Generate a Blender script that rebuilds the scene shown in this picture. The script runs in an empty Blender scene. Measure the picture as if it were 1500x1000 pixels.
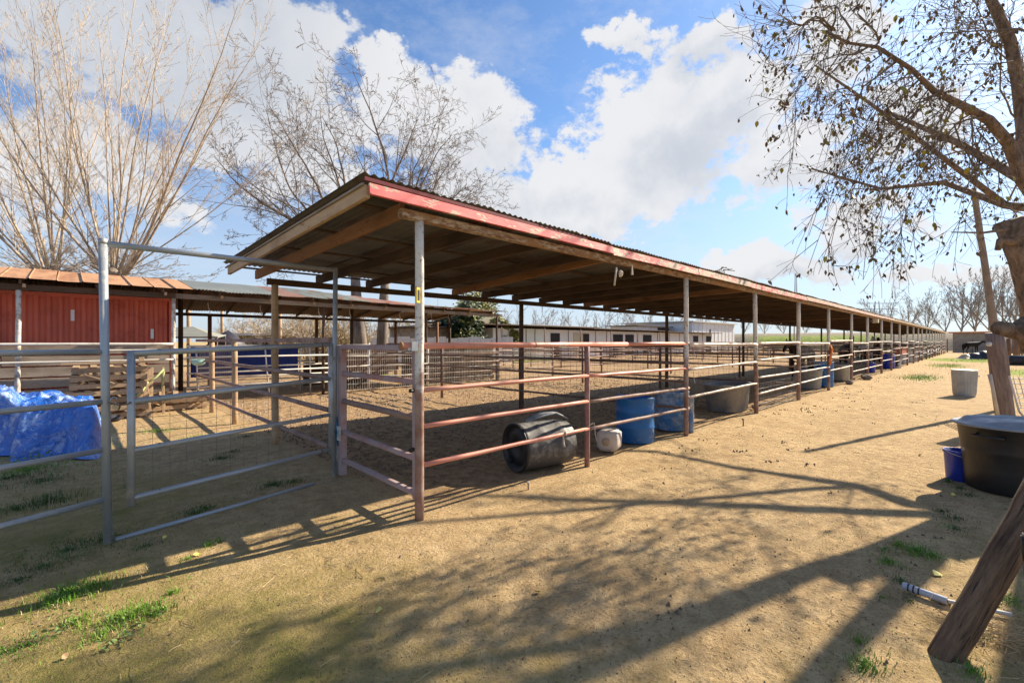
import bpy, bmesh, math, random
from mathutils import Vector, Matrix, Quaternion, noise
R = random.Random(7)
C = bpy.context.scene.collection
# ------------------------------------------------------------------ camera, world, sun
CX, CY = .6951, .7189            # viewing direction in the world: X runs along the pens, Y goes into them
F, H = 667.0, 1.55
cam = bpy.data.objects.new('camera', bpy.data.cameras.new('camera'))
C.objects.link(cam)
cam.location = (0, 0, H)
cam.rotation_euler = (math.radians(90), 0, -math.asin(CX))
cam.data.sensor_width = 36
cam.data.lens = 16.0
cam.data.clip_end = 3000
cam.data.clip_start = .02
bpy.context.scene.camera = cam
vs = bpy.context.scene.view_settings
vs.view_transform = 'Standard'
vs.look = 'None'
vs.gamma = 1
vs.use_curve_mapping = False
vs.exposure = 1.06
SUNV = Vector((1.5, -.31, 1.0)).normalized()
world = bpy.data.worlds.new('World')
bpy.context.scene.world = world
world.use_nodes = True
sun = bpy.data.objects.new('sun', bpy.data.lights.new('sun', 'SUN'))
C.objects.link(sun)
sun.data.energy = 5.0
sun.data.angle = math.radians(.53)
sun.data.color = (1, .87, .68)
sun.rotation_euler = SUNV.to_track_quat('Z', 'Y').to_euler()
sun.location = (30, -6, 20)


def W(lat, d, z=0.0):
    return Vector((lat * CY + d * CX, -lat * CX + d * CY, z))


def G(px, py, z=0.0):            # where the line of sight meets height z
    d = F * (H - z) / (py - 500.0)
    return W((px - 750) / F * d, d, z)


def P(px, py, d):                # point at depth d
    return W((px - 750) / F * d, d, H + (500 - py) / F * d)


def XonY(px, y):                 # X of a pixel column on the line Y = y
    t = (px - 750) / F
    return y * (t * CY + CX) / (-t * CX + CY)


# ------------------------------------------------------------------ node helpers
class NT:
    def __init__(s, nt):
        s.nt = nt

    def n(s, typ, **kw):
        n = s.nt.nodes.new(typ)
        for k, v in kw.items():
            setattr(n, k, v)
        return n

    def set(s, sock, v):
        if isinstance(v, bpy.types.NodeSocket):
            s.nt.links.new(v, sock)
        elif v is not None:
            if hasattr(sock, 'default_value'):
                if sock.type == 'RGBA' and len(v) == 3:
                    v = (*v, 1)
                sock.default_value = v

    def math(s, op, a, b=None, c=None, clamp=False):
        n = s.n('ShaderNodeMath', operation=op, use_clamp=clamp)
        s.set(n.inputs[0], a)
        if b is not None:
            s.set(n.inputs[1], b)
        if c is not None:
            s.set(n.inputs[2], c)
        return n.outputs[0]

    def vmath(s, op, a, b=None, scale=None):
        n = s.n('ShaderNodeVectorMath', operation=op)
        s.set(n.inputs[0], a)
        if b is not None:
            s.set(n.inputs[1], b)
        if scale is not None:
            s.set(n.inputs[3], scale)
        return n.outputs[1] if op in ('DOT_PRODUCT', 'LENGTH', 'DISTANCE') else n.outputs[0]

    def noise(s, vec, scale, detail=4, rough=.55, col=False, dist=0):
        n = s.n('ShaderNodeTexNoise')
        if vec is not None:
            s.set(n.inputs['Vector'], vec)
        s.set(n.inputs['Scale'], scale)
        s.set(n.inputs['Detail'], detail)
        s.set(n.inputs['Roughness'], rough)
        s.set(n.inputs['Distortion'], dist)
        return n.outputs['Color' if col else 'Fac']

    def voro(s, vec, scale, out='Distance', feature='F1'):
        n = s.n('ShaderNodeTexVoronoi', feature=feature)
        s.set(n.inputs['Vector'], vec)
        s.set(n.inputs['Scale'], scale)
        return n.outputs[out]

    def map(s, vec, scale=(1, 1, 1), loc=(0, 0, 0), rot=(0, 0, 0)):
        n = s.n('ShaderNodeMapping')
        s.set(n.inputs['Vector'], vec)
        n.inputs['Scale'].default_value = scale
        n.inputs['Location'].default_value = loc
        n.inputs['Rotation'].default_value = rot
        return n.outputs[0]

    def rng(s, v, a, b, c=0.0, d=1.0, smooth=False):
        n = s.n('ShaderNodeMapRange', interpolation_type='SMOOTHSTEP' if smooth else 'LINEAR')
        s.set(n.inputs[0], v)
        for i, q in enumerate((a, b, c, d)):
            s.set(n.inputs[i + 1], q)
        return n.outputs[0]

    def mix(s, f, a, b, mode='MIX'):
        n = s.n('ShaderNodeMix', data_type='RGBA', blend_type=mode)
        s.set(n.inputs[0], f)
        s.set(n.inputs[6], a)
        s.set(n.inputs[7], b)
        return n.outputs[2]

    def sep(s, v):
        n = s.n('ShaderNodeSeparateXYZ')
        s.set(n.inputs[0], v)
        return n.outputs

    def comb(s, x, y, z):
        n = s.n('ShaderNodeCombineXYZ')
        for i, q in enumerate((x, y, z)):
            s.set(n.inputs[i], q)
        return n.outputs[0]

    def bump(s, h, strength=.5, dist=.01):
        n = s.n('ShaderNodeBump')
        s.set(n.inputs['Height'], h)
        n.inputs['Strength'].default_value = strength
        n.inputs['Distance'].default_value = dist
        return n.outputs[0]

    def obj(s):
        return s.n('ShaderNodeTexCoord').outputs['Object']

    def rand(s):
        return s.n('ShaderNodeObjectInfo').outputs['Random']

    def pos(s):
        return s.n('ShaderNodeNewGeometry').outputs['Position']

    def shifted(s, scale=(1, 1, 1)):     # object coordinates moved by a random amount for every object
        r = s.math('MULTIPLY', s.rand(), 37.0)
        return s.map(s.vmath('ADD', s.obj(), s.comb(r, r, r)), scale)


# ------------------------------------------------------------------ sky
def build_sky():
    t = NT(world.node_tree)
    bg = world.node_tree.nodes['Background']
    bg.inputs['Strength'].default_value = 0.06
    sky = t.n('ShaderNodeTexSky', sky_type='NISHITA')
    sky.sun_disc = False
    sky.sun_elevation = math.asin(SUNV.z)
    sky.sun_rotation = math.atan2(SUNV.x, SUNV.y)
    sky.air_density = 1.0
    sky.dust_density = 0.6
    sky.ozone_density = 2.0
    d = t.n('ShaderNodeTexCoord').outputs['Generated']
    x, y, z = t.sep(d)[:3]
    f = t.math('ADD', t.math('MULTIPLY', x, CX), t.math('MULTIPLY', y, CY))
    r = t.math('SUBTRACT', t.math('MULTIPLY', x, CY), t.math('MULTIPLY', y, CX))
    az = t.math('ARCTAN2', r, f)
    el = t.math('ARCSINE', z)
    big = t.noise(d, 5.5, 7, .62, col=True)
    ax, ay = t.sep(big)[:2]
    u = t.math('ADD', az, t.math('MULTIPLY', t.math('SUBTRACT', ax, .5), .26))
    v = t.math('ADD', el, t.math('MULTIPLY', t.math('SUBTRACT', ay, .5), .26))
    blobs = [(230, 60, 330, 150, 1.0), (120, 250, 240, 110, .75), (420, 190, 190, 120, .8), (420, 60, 130, 110, .9),
             (600, 170, 95, 85, .9), (690, 190, 105, 110, 1.0), (720, 290, 130, 60, .95), (560, 110, 60, 40, .8),
             (970, 190, 125, 115, 1.05), (900, 265, 190, 62, 1.0), (1060, 150, 80, 75, .9), (930, 52, 90, 34, .72), (1020, 62, 80, 52, .8),
             (1150, 235, 120, 80, .9), (1220, 60, 130, 85, .8), (1330, 180, 120, 110, .62), (1110, 395, 130, 42, .9), (1380, 400, 180, 40, .62),
             (820, 330, 150, 40, .75), (1260, 330, 120, 50, .7), (640, 330, 200, 40, .55)]
    tot = None
    shade = None
    for px, py, rx, ry, w in blobs:
        a = math.atan((px - 750) / F)
        e = math.atan((500 - py) / F * math.cos(a))
        sa = math.cos(a) ** 2 / F
        se = math.cos(a) * math.cos(e) ** 2 / F
        du = t.math('MULTIPLY', t.math('SUBTRACT', u, a), 1 / (rx * sa))
        dv = t.math('MULTIPLY', t.math('SUBTRACT', v, e), 1 / (ry * se))
        rr = t.math('SQRT', t.math('ADD', t.math('MULTIPLY', du, du), t.math('MULTIPLY', dv, dv)))
        q = t.math('MULTIPLY', t.math('SUBTRACT', 1.22, rr), w)
        tot = q if tot is None else t.math('SMOOTH_MAX', tot, q, .25)
        low = t.math('MULTIPLY', t.math('MAXIMUM', q, 0.0), t.math('SUBTRACT', 0.15, dv))      # undersides are greyer
        shade = low if shade is None else t.math('MAXIMUM', shade, low)
    # elsewhere the sky goes on with clouds of the same kind
    away = t.rng(t.math('ABSOLUTE', az), .95, 1.25)
    high = t.rng(el, .62, .8)
    away = t.math('MAXIMUM', away, high)
    gen = t.math('MULTIPLY', t.math('SUBTRACT', t.noise(d, 2.6, 7, .6), .5), 4.0)
    tot = t.math('ADD', t.math('MULTIPLY', tot, t.math('SUBTRACT', 1.0, away)), t.math('MULTIPLY', gen, away))
    fine = t.noise(t.map(d, (1, 1, 1.6)), 13, 8, .66)
    wisp = t.noise(t.map(d, (1, 1, 2.2)), 4, 8, .7)
    dens = t.math('ADD', tot, t.math('MULTIPLY', t.math('SUBTRACT', fine, .5), 1.5))
    cl = t.rng(dens, .24, .50, 0, 1, True)
    veil = t.math('MULTIPLY', t.rng(wisp, .48, .68), .26)
    cl = t.math('MAXIMUM', cl, veil)
    # brightness inside the clouds
    body = t.noise(d, 6.5, 7, .6)
    g = t.math('ADD', t.math('MULTIPLY', t.rng(body, .32, .68), .55), t.math('MULTIPLY', shade, .75))
    dark = t.rng(g, .25, 1.05, 0, 1, True)
    leftgrey = t.math('MULTIPLY', t.rng(az, -.25, -.5), t.rng(el, .22, .4))
    dark = t.math('MAXIMUM', dark, t.math('MULTIPLY', leftgrey, t.rng(body, .3, .6, .5, 1.0)))
    ccol = t.mix(dark, (7.0, 7.0, 7.1), (4.8, 5.1, 5.6))
    base = t.mix(1.0, sky.outputs[0], SKYTINT, 'MULTIPLY')
    hz = t.rng(el, .45, 0.0, 0, .8, True)
    base = t.mix(hz, base, (5.2, 5.9, 6.9))
    col = t.mix(t.math('MULTIPLY', cl, .96), base, ccol)
    t.set(bg.inputs['Color'], col)


SKYTINT = (1.0, 1.26, 1.52)
build_sky()


def mat(name, fn, rough=.8, metal=0.0, spec=.4):
    m = bpy.data.materials.new(name)
    m.use_nodes = True
    t = NT(m.node_tree)
    b = m.node_tree.nodes['Principled BSDF']
    b.inputs['Roughness'].default_value = rough
    b.inputs['Metallic'].default_value = metal
    b.inputs['Specular IOR Level'].default_value = spec
    r = fn(t)
    if not isinstance(r, dict):
        r = {'c': r}
    t.set(b.inputs['Base Color'], r['c'])
    if 'b' in r:
        t.set(b.inputs['Normal'], r['b'])
    if 'r' in r:
        t.set(b.inputs['Roughness'], r['r'])
    if 'm' in r:
        t.set(b.inputs['Metallic'], r['m'])
    if 'a' in r:
        t.set(b.inputs['Alpha'], r['a'])
    return m


def m_wood(name, c1, c2, c3, grain=14, rough=.85):
    def fn(t):
        v = t.shifted((1.2, grain, grain))
        g = t.noise(v, 3.2, 6, .65)
        big = t.noise(t.shifted((.8, 2, 2)), 1.6, 3)
        col = t.mix(t.rng(g, .3, .72), c1, c2)
        col = t.mix(t.rng(big, .45, .7), col, c3)
        col = t.mix(t.math('MULTIPLY', t.rng(t.noise(t.shifted((1, 3, 3)), 7, 2), .66, .74), .7), col, tuple(x * .35 for x in c1))
        col = t.mix(t.rng(t.rand(), 0, 1, 0, .35), col, c3)
        return {'c': col, 'b': t.bump(g, .6, .006)}
    return mat(name, fn, rough)


def m_rust(name, base, rust, a=.5, b=.62, scale=5, rough=.55, metal=0.0, spec=.4, dirt=None):
    def fn(t):
        v = t.shifted()
        n1 = t.noise(v, scale, 6, .7)
        n2 = t.noise(v, scale * 6, 3, .6)
        f = t.rng(t.math('ADD', n1, t.math('MULTIPLY', t.math('SUBTRACT', n2, .5), .35)), a, b)
        bc = t.mix(t.rng(t.noise(v, scale * .5, 3), .3, .7), base, tuple(x * .72 for x in base))
        col = t.mix(f, bc, rust)
        if dirt:
            col = t.mix(t.math('MULTIPLY', t.rng(t.noise(v, 2.1, 4), .45, .75), .7), col, dirt)
        return {'c': col, 'b': t.bump(n1, .3, .004), 'r': t.rng(f, 0, 1, rough, .9)}
    return mat(name, fn, rough, metal, spec)


def m_plain(name, c, rough=.8, var=.25, scale=6, metal=0.0, spec=.4, c2=None):
    c2 = c2 or tuple(x * (1 - var) for x in c)
    return mat(name, lambda t: {'c': t.mix(t.rng(t.noise(t.shifted(), scale, 5, .65), .3, .7), c, c2),
                                'b': t.bump(t.noise(t.shifted(), scale * 4, 4), .25, .004)}, rough, metal, spec)


MW = {}
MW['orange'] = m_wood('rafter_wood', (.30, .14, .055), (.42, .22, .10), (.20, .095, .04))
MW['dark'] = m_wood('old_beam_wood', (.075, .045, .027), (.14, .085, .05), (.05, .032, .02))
MW['tan'] = m_wood('bare_board_wood', (.42, .28, .16), (.56, .40, .25), (.32, .2, .11))
MW['grey'] = m_wood('weathered_grey_wood', (.27, .22, .17), (.40, .33, .26), (.16, .12, .09))
MW['pallet'] = m_wood('pallet_wood', (.38, .26, .15), (.54, .39, .24), (.26, .17, .10))
MW['bunk'] = m_wood('dark_brown_bunk_wood', (.06, .03, .018), (.13, .07, .038), (.045, .026, .016))
MW['brown'] = m_wood('brown_plank_wood', (.22, .11, .055), (.34, .19, .10), (.14, .07, .04))


def beam_edge_wood(t):           # front beam: bark-like flaking edge
    v = t.shifted((1, 3, 3))
    n = t.noise(v, 9, 6, .75)
    c = t.mix(t.rng(n, .42, .6), (.20, .10, .05), (.55, .44, .33))
    c = t.mix(t.rng(t.noise(v, 2.4, 3), .5, .65), c, (.36, .2, .1))
    return {'c': c, 'b': t.bump(n, .7, .012)}


MW['flaky'] = mat('flaking_beam_wood', beam_edge_wood, .9)


def m_redpaint(name, peel):
    def fn(t):
        v = t.shifted((1, 2.2, 2.2))
        n = t.noise(v, 5, 7, .72)
        fine = t.noise(t.shifted((1.5, 9, 9)), 6, 5, .7)
        f = t.rng(t.math('ADD', n, t.math('MULTIPLY', t.math('SUBTRACT', fine, .5), .4)), .74 - peel, .79 - peel)
        woodc = t.mix(t.rng(fine, .35, .65), (.42, .31, .21), (.66, .55, .42))
        red = t.mix(t.rng(t.noise(v, 3, 4), .35, .65), (.70, .085, .095), (.80, .19, .18))
        c = t.mix(f, red, woodc)
        c = t.mix(t.rng(t.noise(v, 8, 3), .66, .72), c, (.16, .06, .04))
        return {'c': c, 'b': t.bump(t.math('ADD', fine, f), .4, .004)}
    return mat(name, fn, .6)


RED = [m_redpaint('red_fascia_paint', .195), m_redpaint('peeling_red_paint', .27), m_redpaint('mostly_bare_red_paint', .335)]


def post_fn(t):                  # white paint above, rust below, both worn through
    o = t.obj()
    z = t.sep(o)[2]
    v = t.shifted()
    n = t.noise(v, 9, 6, .75)
    f = t.rng(t.math('ADD', z, t.math('MULTIPLY', t.math('SUBTRACT', n, .5), 1.5)), 1.2, 1.5)
    white = t.mix(t.rng(t.noise(v, 22, 5, .75), .56, .63), (.66, .64, .60), (.30, .20, .14))
    rust = t.mix(t.rng(t.noise(v, 6, 5, .7), .4, .65), (.22, .105, .065), (.36, .25, .20))
    return {'c': t.mix(f, rust, white), 'b': t.bump(n, .35, .005)}


MP = {}
MP['post'] = mat('worn_white_post_paint', post_fn, .7)
MP['wpost'] = m_rust('peeling_white_log_paint', (.62, .60, .56), (.33, .24, .17), .5, .58, 8, .75)
MP['redrail'] = m_rust('pink_red_rail_paint', (.74, .29, .20), (.48, .19, .12), .55, .75, 3, .45, dirt=(.55, .33, .25))
MP['cream'] = m_rust('cream_rail_paint', (.68, .58, .50), (.42, .27, .19), .52, .66, 4, .55)
MP['darkrail'] = m_rust('dark_rusty_pipe', (.16, .10, .08), (.28, .17, .12), .45, .65, 4, .7)
MP['brownrail'] = m_rust('brown_rusty_pipe', (.36, .24, .19), (.24, .14, .10), .45, .65, 4, .65)
MP['whiterail'] = m_rust('white_pipe_paint', (.68, .64, .57), (.42, .31, .22), .56, .68, 4, .6)
MP['galv'] = m_rust('galvanised_pipe', (.40, .44, .47), (.52, .50, .46), .5, .7, 5, .42, .35, .5)
MP['galvrust'] = m_rust('galvanised_pipe_with_rust', (.40, .43, .46), (.38, .15, .08), .68, .76, 5, .42, .3, .5)
MP['gate'] = m_rust('faded_pink_gate_tube', (.42, .30, .29), (.40, .16, .12), .46, .7, 4, .6, dirt=(.40, .37, .36))
MP['wire'] = m_rust('dull_wire', (.22, .17, .13), (.14, .10, .08), .4, .6, 4, .6)
MP['whitewire'] = m_rust('bright_mesh_wire', (.78, .74, .68), (.46, .40, .33), .4, .6, 4, .5, .2)


def corr_fn(base, base2, rust, a, b):
    def fn(t):
        v = t.shifted((1, .35, 1))
        n = t.noise(v, 3.5, 6, .7)
        c = t.mix(t.rng(t.rand(), 0, 1), base, base2)
        c = t.mix(t.rng(t.math('ADD', n, t.math('MULTIPLY', t.math('SUBTRACT', t.rand(), .5), .25)), a, b), c, rust)
        return {'c': c, 'b': t.bump(t.noise(t.shifted(), 30, 3), .2, .002)}
    return fn


MC = {}
MC['main'] = mat('old_corrugated_steel', corr_fn((.15, .14, .125), (.10, .085, .07), (.10, .055, .035), .48, .62), .7, .0)
MC['under'] = mat('dark_rusty_underside_steel', corr_fn((.16, .10, .07), (.12, .10, .09), (.15, .07, .04), .45, .62), .7)
MC['grey'] = mat('pale_corrugated_steel', corr_fn((.44, .43, .38), (.34, .40, .34), (.42, .20, .11), .6, .72), .55, .1)
MC['rusty'] = mat('rusty_corrugated_steel', corr_fn((.50, .28, .20), (.46, .40, .35), (.44, .17, .10), .45, .62), .65)
MC['orange'] = mat('tan_orange_sheet_steel', corr_fn((.52, .29, .15), (.47, .26, .14), (.33, .15, .07), .5, .68), .55)
MX = {}
MX['container'] = m_rust('red_container_paint', (.66, .15, .09), (.42, .09, .055), .56, .74, 2.2, .55)
MX['white'] = m_plain('white_panel_paint', (.74, .74, .73), .6, .12, 1.2)
MX['sticker'] = m_plain('white_sticker', (.75, .78, .8), .5, .2, 30)
MX['door'] = m_plain('dark_stall_opening', (.035, .033, .035), .9, .3)
MX['stableroof'] = m_plain('brown_edge_roofing', (.15, .10, .08), .8)
MX['whiteroof'] = m_plain('white_roof_sheet', (.62, .62, .60), .6)
MX['cream'] = m_plain('cream_plaster', (.62, .55, .40), .8)
MX['canvas'] = m_plain('olive_grey_canvas', (.30, .30, .25), .85, .3, 3)
MX['rubber'] = m_plain('black_rubber', (.014, .014, .016), .45, .4, 5, spec=.45, c2=(.028, .026, .024))
MX['rubberlid'] = m_rust('dusty_grey_plastic_lid', (.24, .26, .29), (.36, .37, .38), .45, .7, 3, .4)
MX['bluebucket'] = m_plain('blue_bucket_plastic', (.02, .05, .42), .35, .4, 5, spec=.5)
MX['bluebarrel'] = m_rust('scuffed_blue_plastic', (.02, .15, .42), (.34, .36, .36), .6, .78, 3, .42)
MX['greyblue'] = m_rust('pale_blue_worn_plastic', (.06, .19, .40), (.42, .44, .44), .45, .7, 3, .5)
MX['trough'] = m_rust('grey_trough_plastic', (.27, .25, .23), (.15, .16, .18), .45, .65, 2.5, .6)
MX['whiteplastic'] = m_plain('dusty_white_plastic', (.62, .54, .46), .6, .25, 6)
MX['can'] = m_rust('zinc_coated_sheet', (.45, .46, .46), (.38, .39, .38), .45, .65, 4, .45, .35)
MX['pvc'] = m_plain('pale_grey_pvc', (.50, .54, .60), .4, .2, 8)
MX['pvcdark'] = m_plain('dark_rubber_ring', (.05, .05, .06), .5)
MX['padlock'] = m_plain('brass_and_steel_padlock', (.50, .45, .36), .35, .3, 8, .6)
MX['bluecord'] = m_plain('blue_twine', (.03, .22, .40), .7, .3, 20)
MX['greenrope'] = m_plain('pale_green_rope', (.42, .50, .22), .8, .3, 20)
MX['yellow'] = m_plain('yellow_tag', (.75, .55, .05), .5, .2)
MX['black'] = m_plain('black_mark', (.02, .02, .02), .6)
MX['orangecloth'] = m_plain('orange_rag', (.75, .22, .06), .8)
MX['whiterag'] = m_plain('dirty_white_rag', (.66, .60, .50), .9)
MX['bowl'] = m_plain('pale_green_bowl', (.38, .60, .55), .5)
MX['stone'] = m_plain('grey_stone', (.28, .22, .17), .9, .4, 12)
MX['terracotta'] = m_plain('terracotta_plastic', (.50, .14, .07), .6)
MX['horse'] = m_plain('black_horse_coat', (.014, .013, .015), .75, .5, 3, spec=.2)
MX['horsebrown'] = m_plain('dark_bay_horse_coat', (.035, .018, .012), .7, .5, 3, spec=.2)
MX['horsewhite'] = m_rust('pinto_horse_coat', (.60, .57, .52), (.03, .025, .025), .5, .52, 1.3, .6)


def bark(name, c1, c2, scale=6, st=(1, 1, .25), bs=.8):
    def fn(t):
        v = t.map(t.pos(), st)
        n = t.noise(v, scale, 6, .7, dist=.4)
        w = t.noise(t.pos(), 1.3, 3)
        c = t.mix(t.rng(n, .35, .62), c1, c2)
        c = t.mix(t.math('MULTIPLY', t.rng(w, .5, .75), .4), c, tuple(x * .5 for x in c1))
        return {'c': c, 'b': t.bump(n, bs, .02)}
    return mat(name, fn, .9)


MT = {}
MT['pale'] = bark('pale_tan_bark', (.26, .19, .13), (.54, .44, .33), 9)
MT['grey'] = bark('grey_brown_bark', (.13, .10, .085), (.27, .22, .18))
MT['twig'] = bark('thin_twig_bark', (.15, .11, .085), (.26, .20, .15))
MT['right'] = bark('rough_brown_bark', (.09, .06, .04), (.32, .22, .15), 14, (1, 1, .4), 1.0)
MT['far'] = bark('distant_bare_bark', (.25, .21, .19), (.38, .33, .29))
MT['farwhite'] = bark('pale_branch_bark', (.45, .36, .27), (.62, .52, .42))


def log_fn(t):
    v = t.shifted((19, 19, 1.9))
    n = t.noise(v, 1.6, 7, .7, dist=.3)
    c = t.mix(t.rng(n, .35, .65), (.09, .05, .026), (.31, .185, .10))
    c = t.mix(t.rng(t.noise(t.shifted(), 5, 3), .55, .75), c, (.17, .10, .06))
    return {'c': t.mix(t.rng(t.noise(t.shifted((60, 60, 1.6)), 1.4, 5, .7), .56, .64), c, (.035, .022, .013)), 'b': t.bump(n, 1.0, .035)}


MT['log'] = mat('split_brown_log', log_fn, .9)


def greypost_fn(t):
    v = t.shifted((14, 14, 1.4))
    n = t.noise(v, 2.2, 7, .7)
    c = t.mix(t.rng(n, .35, .65), (.14, .10, .09), (.30, .23, .20))
    return {'c': c, 'b': t.bump(n, .8, .01)}


MT['stout'] = mat('grey_purple_round_post', greypost_fn, .9)


def leafmat(name, a, b, tr=.3):
    def fn(t):
        return t.mix(t.rng(t.noise(t.pos(), 2.3, 3), .35, .65), a, b)
    return mat(name, fn, .55)


ML = {}
ML['brown'] = leafmat('dry_brown_leaf', (.13, .075, .04), (.22, .15, .06))
ML['yellow'] = leafmat('yellow_green_leaf', (.42, .33, .04), (.22, .23, .04))
ML['fallen'] = leafmat('fallen_yellow_leaf', (.70, .62, .16), (.60, .50, .12))
ML['fallenbrown'] = leafmat('fallen_brown_leaf', (.32, .19, .09), (.42, .28, .14))
ML['grass'] = leafmat('bright_grass_blade', (.09, .22, .015), (.18, .31, .03))
ML['grassdark'] = leafmat('dark_grass_blade', (.04, .09, .015), (.08, .15, .02))
ML['weed'] = leafmat('pale_green_weed_leaf', (.17, .26, .07), (.26, .34, .12))
ML['conifer'] = leafmat('dark_evergreen_leaf', (.018, .045, .02), (.04, .07, .02))
ML['olive'] = leafmat('yellow_olive_leaf', (.30, .26, .05), (.16, .17, .04))
ML['bush'] = leafmat('dry_tan_twig', (.26, .17, .08), (.36, .27, .12))
ML['straw'] = leafmat('straw', (.60, .46, .26), (.45, .32, .17))
ML['clod'] = leafmat('dark_clod', (.13, .085, .05), (.20, .13, .08))


def tarp_fn(t):
    v = t.pos()
    n = t.noise(v, 5, 7, .7)
    c = t.mix(t.rng(n, .3, .7), (.008, .09, .46), (.03, .19, .68))
    w = t.vmath('ADD', v, t.vmath('SCALE', t.noise(v, 3, 3, .5, True), None, .35))
    v1, v2 = t.voro(t.map(w, (1, 1, .55), (0, 0, 0), (.2, .5, .3)), 3.2), t.voro(w, 9)
    c = t.mix(t.math('MULTIPLY', t.rng(t.noise(w, 3.2, 7, .8), .50, .60), .75), c, (.42, .52, .74))  # whitish patches painted into the blue for the sky's reflections
    return {'c': c, 'b': t.bump(t.math('ADD', v1, t.math('ADD', t.math('MULTIPLY', v2, .22), t.math('MULTIPLY', n, .5))), 1.0, .10)}


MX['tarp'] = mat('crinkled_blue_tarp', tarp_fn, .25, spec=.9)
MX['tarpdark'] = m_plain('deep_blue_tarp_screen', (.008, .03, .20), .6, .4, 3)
MX['tarpblack'] = m_plain('dark_tarp', (.05, .045, .055), .5, .5, 3)


def ground_fn(t):
    p = t.pos()
    at = t.n('ShaderNodeAttribute', attribute_name='soil')
    sp = t.n('ShaderNodeSeparateColor')
    t.nt.links.new(at.outputs['Color'], sp.inputs[0])
    moss, pen, green = sp.outputs[0], sp.outputs[1], sp.outputs[2]
    n1 = t.noise(p, .9, 6, .6)
    n2 = t.noise(p, 7, 6, .7)
    n3 = t.noise(p, 45, 5, .75)
    n4 = t.noise(p, 160, 3, .7)
    c = t.mix(t.rng(n1, .35, .65), (.63, .455, .24), (.51, .355, .18))
    c = t.mix(t.math('MULTIPLY', t.rng(n2, .42, .62), .55), c, (.34, .215, .105))
    n15 = t.noise(t.map(p, (1, 1, 1), (4, 9, 0)), 2.6, 7, .72)
    c = t.mix(t.math('MULTIPLY', t.rng(n15, .5, .66), .5), c, (.30, .21, .10))
    c = t.mix(t.math('MULTIPLY', t.rng(n15, .45, .3), .4), c, (.72, .55, .33))
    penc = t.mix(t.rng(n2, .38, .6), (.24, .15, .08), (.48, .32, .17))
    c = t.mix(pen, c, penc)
    # thin moss and greenish crust
    mm = t.rng(t.math('ADD', moss, t.math('MULTIPLY', t.math('SUBTRACT', n2, .5), .9)), .35, .85)
    mossc = t.mix(t.rng(n3, .35, .65), (.25, .21, .06), (.40, .31, .10))
    c = t.mix(t.math('MULTIPLY', mm, .68), c, mossc)
    c = t.mix(t.math('MULTIPLY', t.rng(t.math('ADD', moss, t.math('MULTIPLY', t.math('SUBTRACT', n15, .5), 1.6)), .78, 1.15), .6), c, t.mix(t.rng(n3, .35, .65), (.10, .12, .02), (.20, .22, .04)))
    gg = t.rng(t.math('ADD', green, t.math('MULTIPLY', t.math('SUBTRACT', n2, .5), .6)), .4, .7)
    c = t.mix(gg, c, t.mix(t.rng(n3, .35, .6), (.16, .22, .02), (.30, .36, .05)))
    # grit: dark crumbs and pale grains
    c = t.mix(t.math('MULTIPLY', t.rng(n3, .53, .64), .7), c, (.16, .10, .05))
    c = t.mix(t.math('MULTIPLY', t.rng(n4, .6, .7), .4), c, (.62, .50, .34))
    c = t.mix(t.math('MULTIPLY', t.rng(n4, .42, .32), .35), c, (.14, .09, .05))
    # hoof prints and scuffs
    hp = t.voro(t.vmath('ADD', p, t.vmath('SCALE', t.noise(p, 5, 3, .5, True), None, .12)), 5.5)
    hm = t.math('MULTIPLY', t.rng(hp, .30, .16), t.rng(t.noise(p, 1.1, 4), .42, .6))
    c = t.mix(t.math('MULTIPLY', hm, .38), c, (.22, .15, .075))
    h = t.math('ADD', t.math('SUBTRACT', t.math('MULTIPLY', n2, .9), t.math('MULTIPLY', hm, .35)), t.math('ADD', t.math('MULTIPLY', n3, .45), t.math('MULTIPLY', n4, .16)))
    return {'c': c, 'b': t.bump(h, 1.0, .05)}


MG = mat('packed_dirt', ground_fn, .95, spec=.15)


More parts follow.
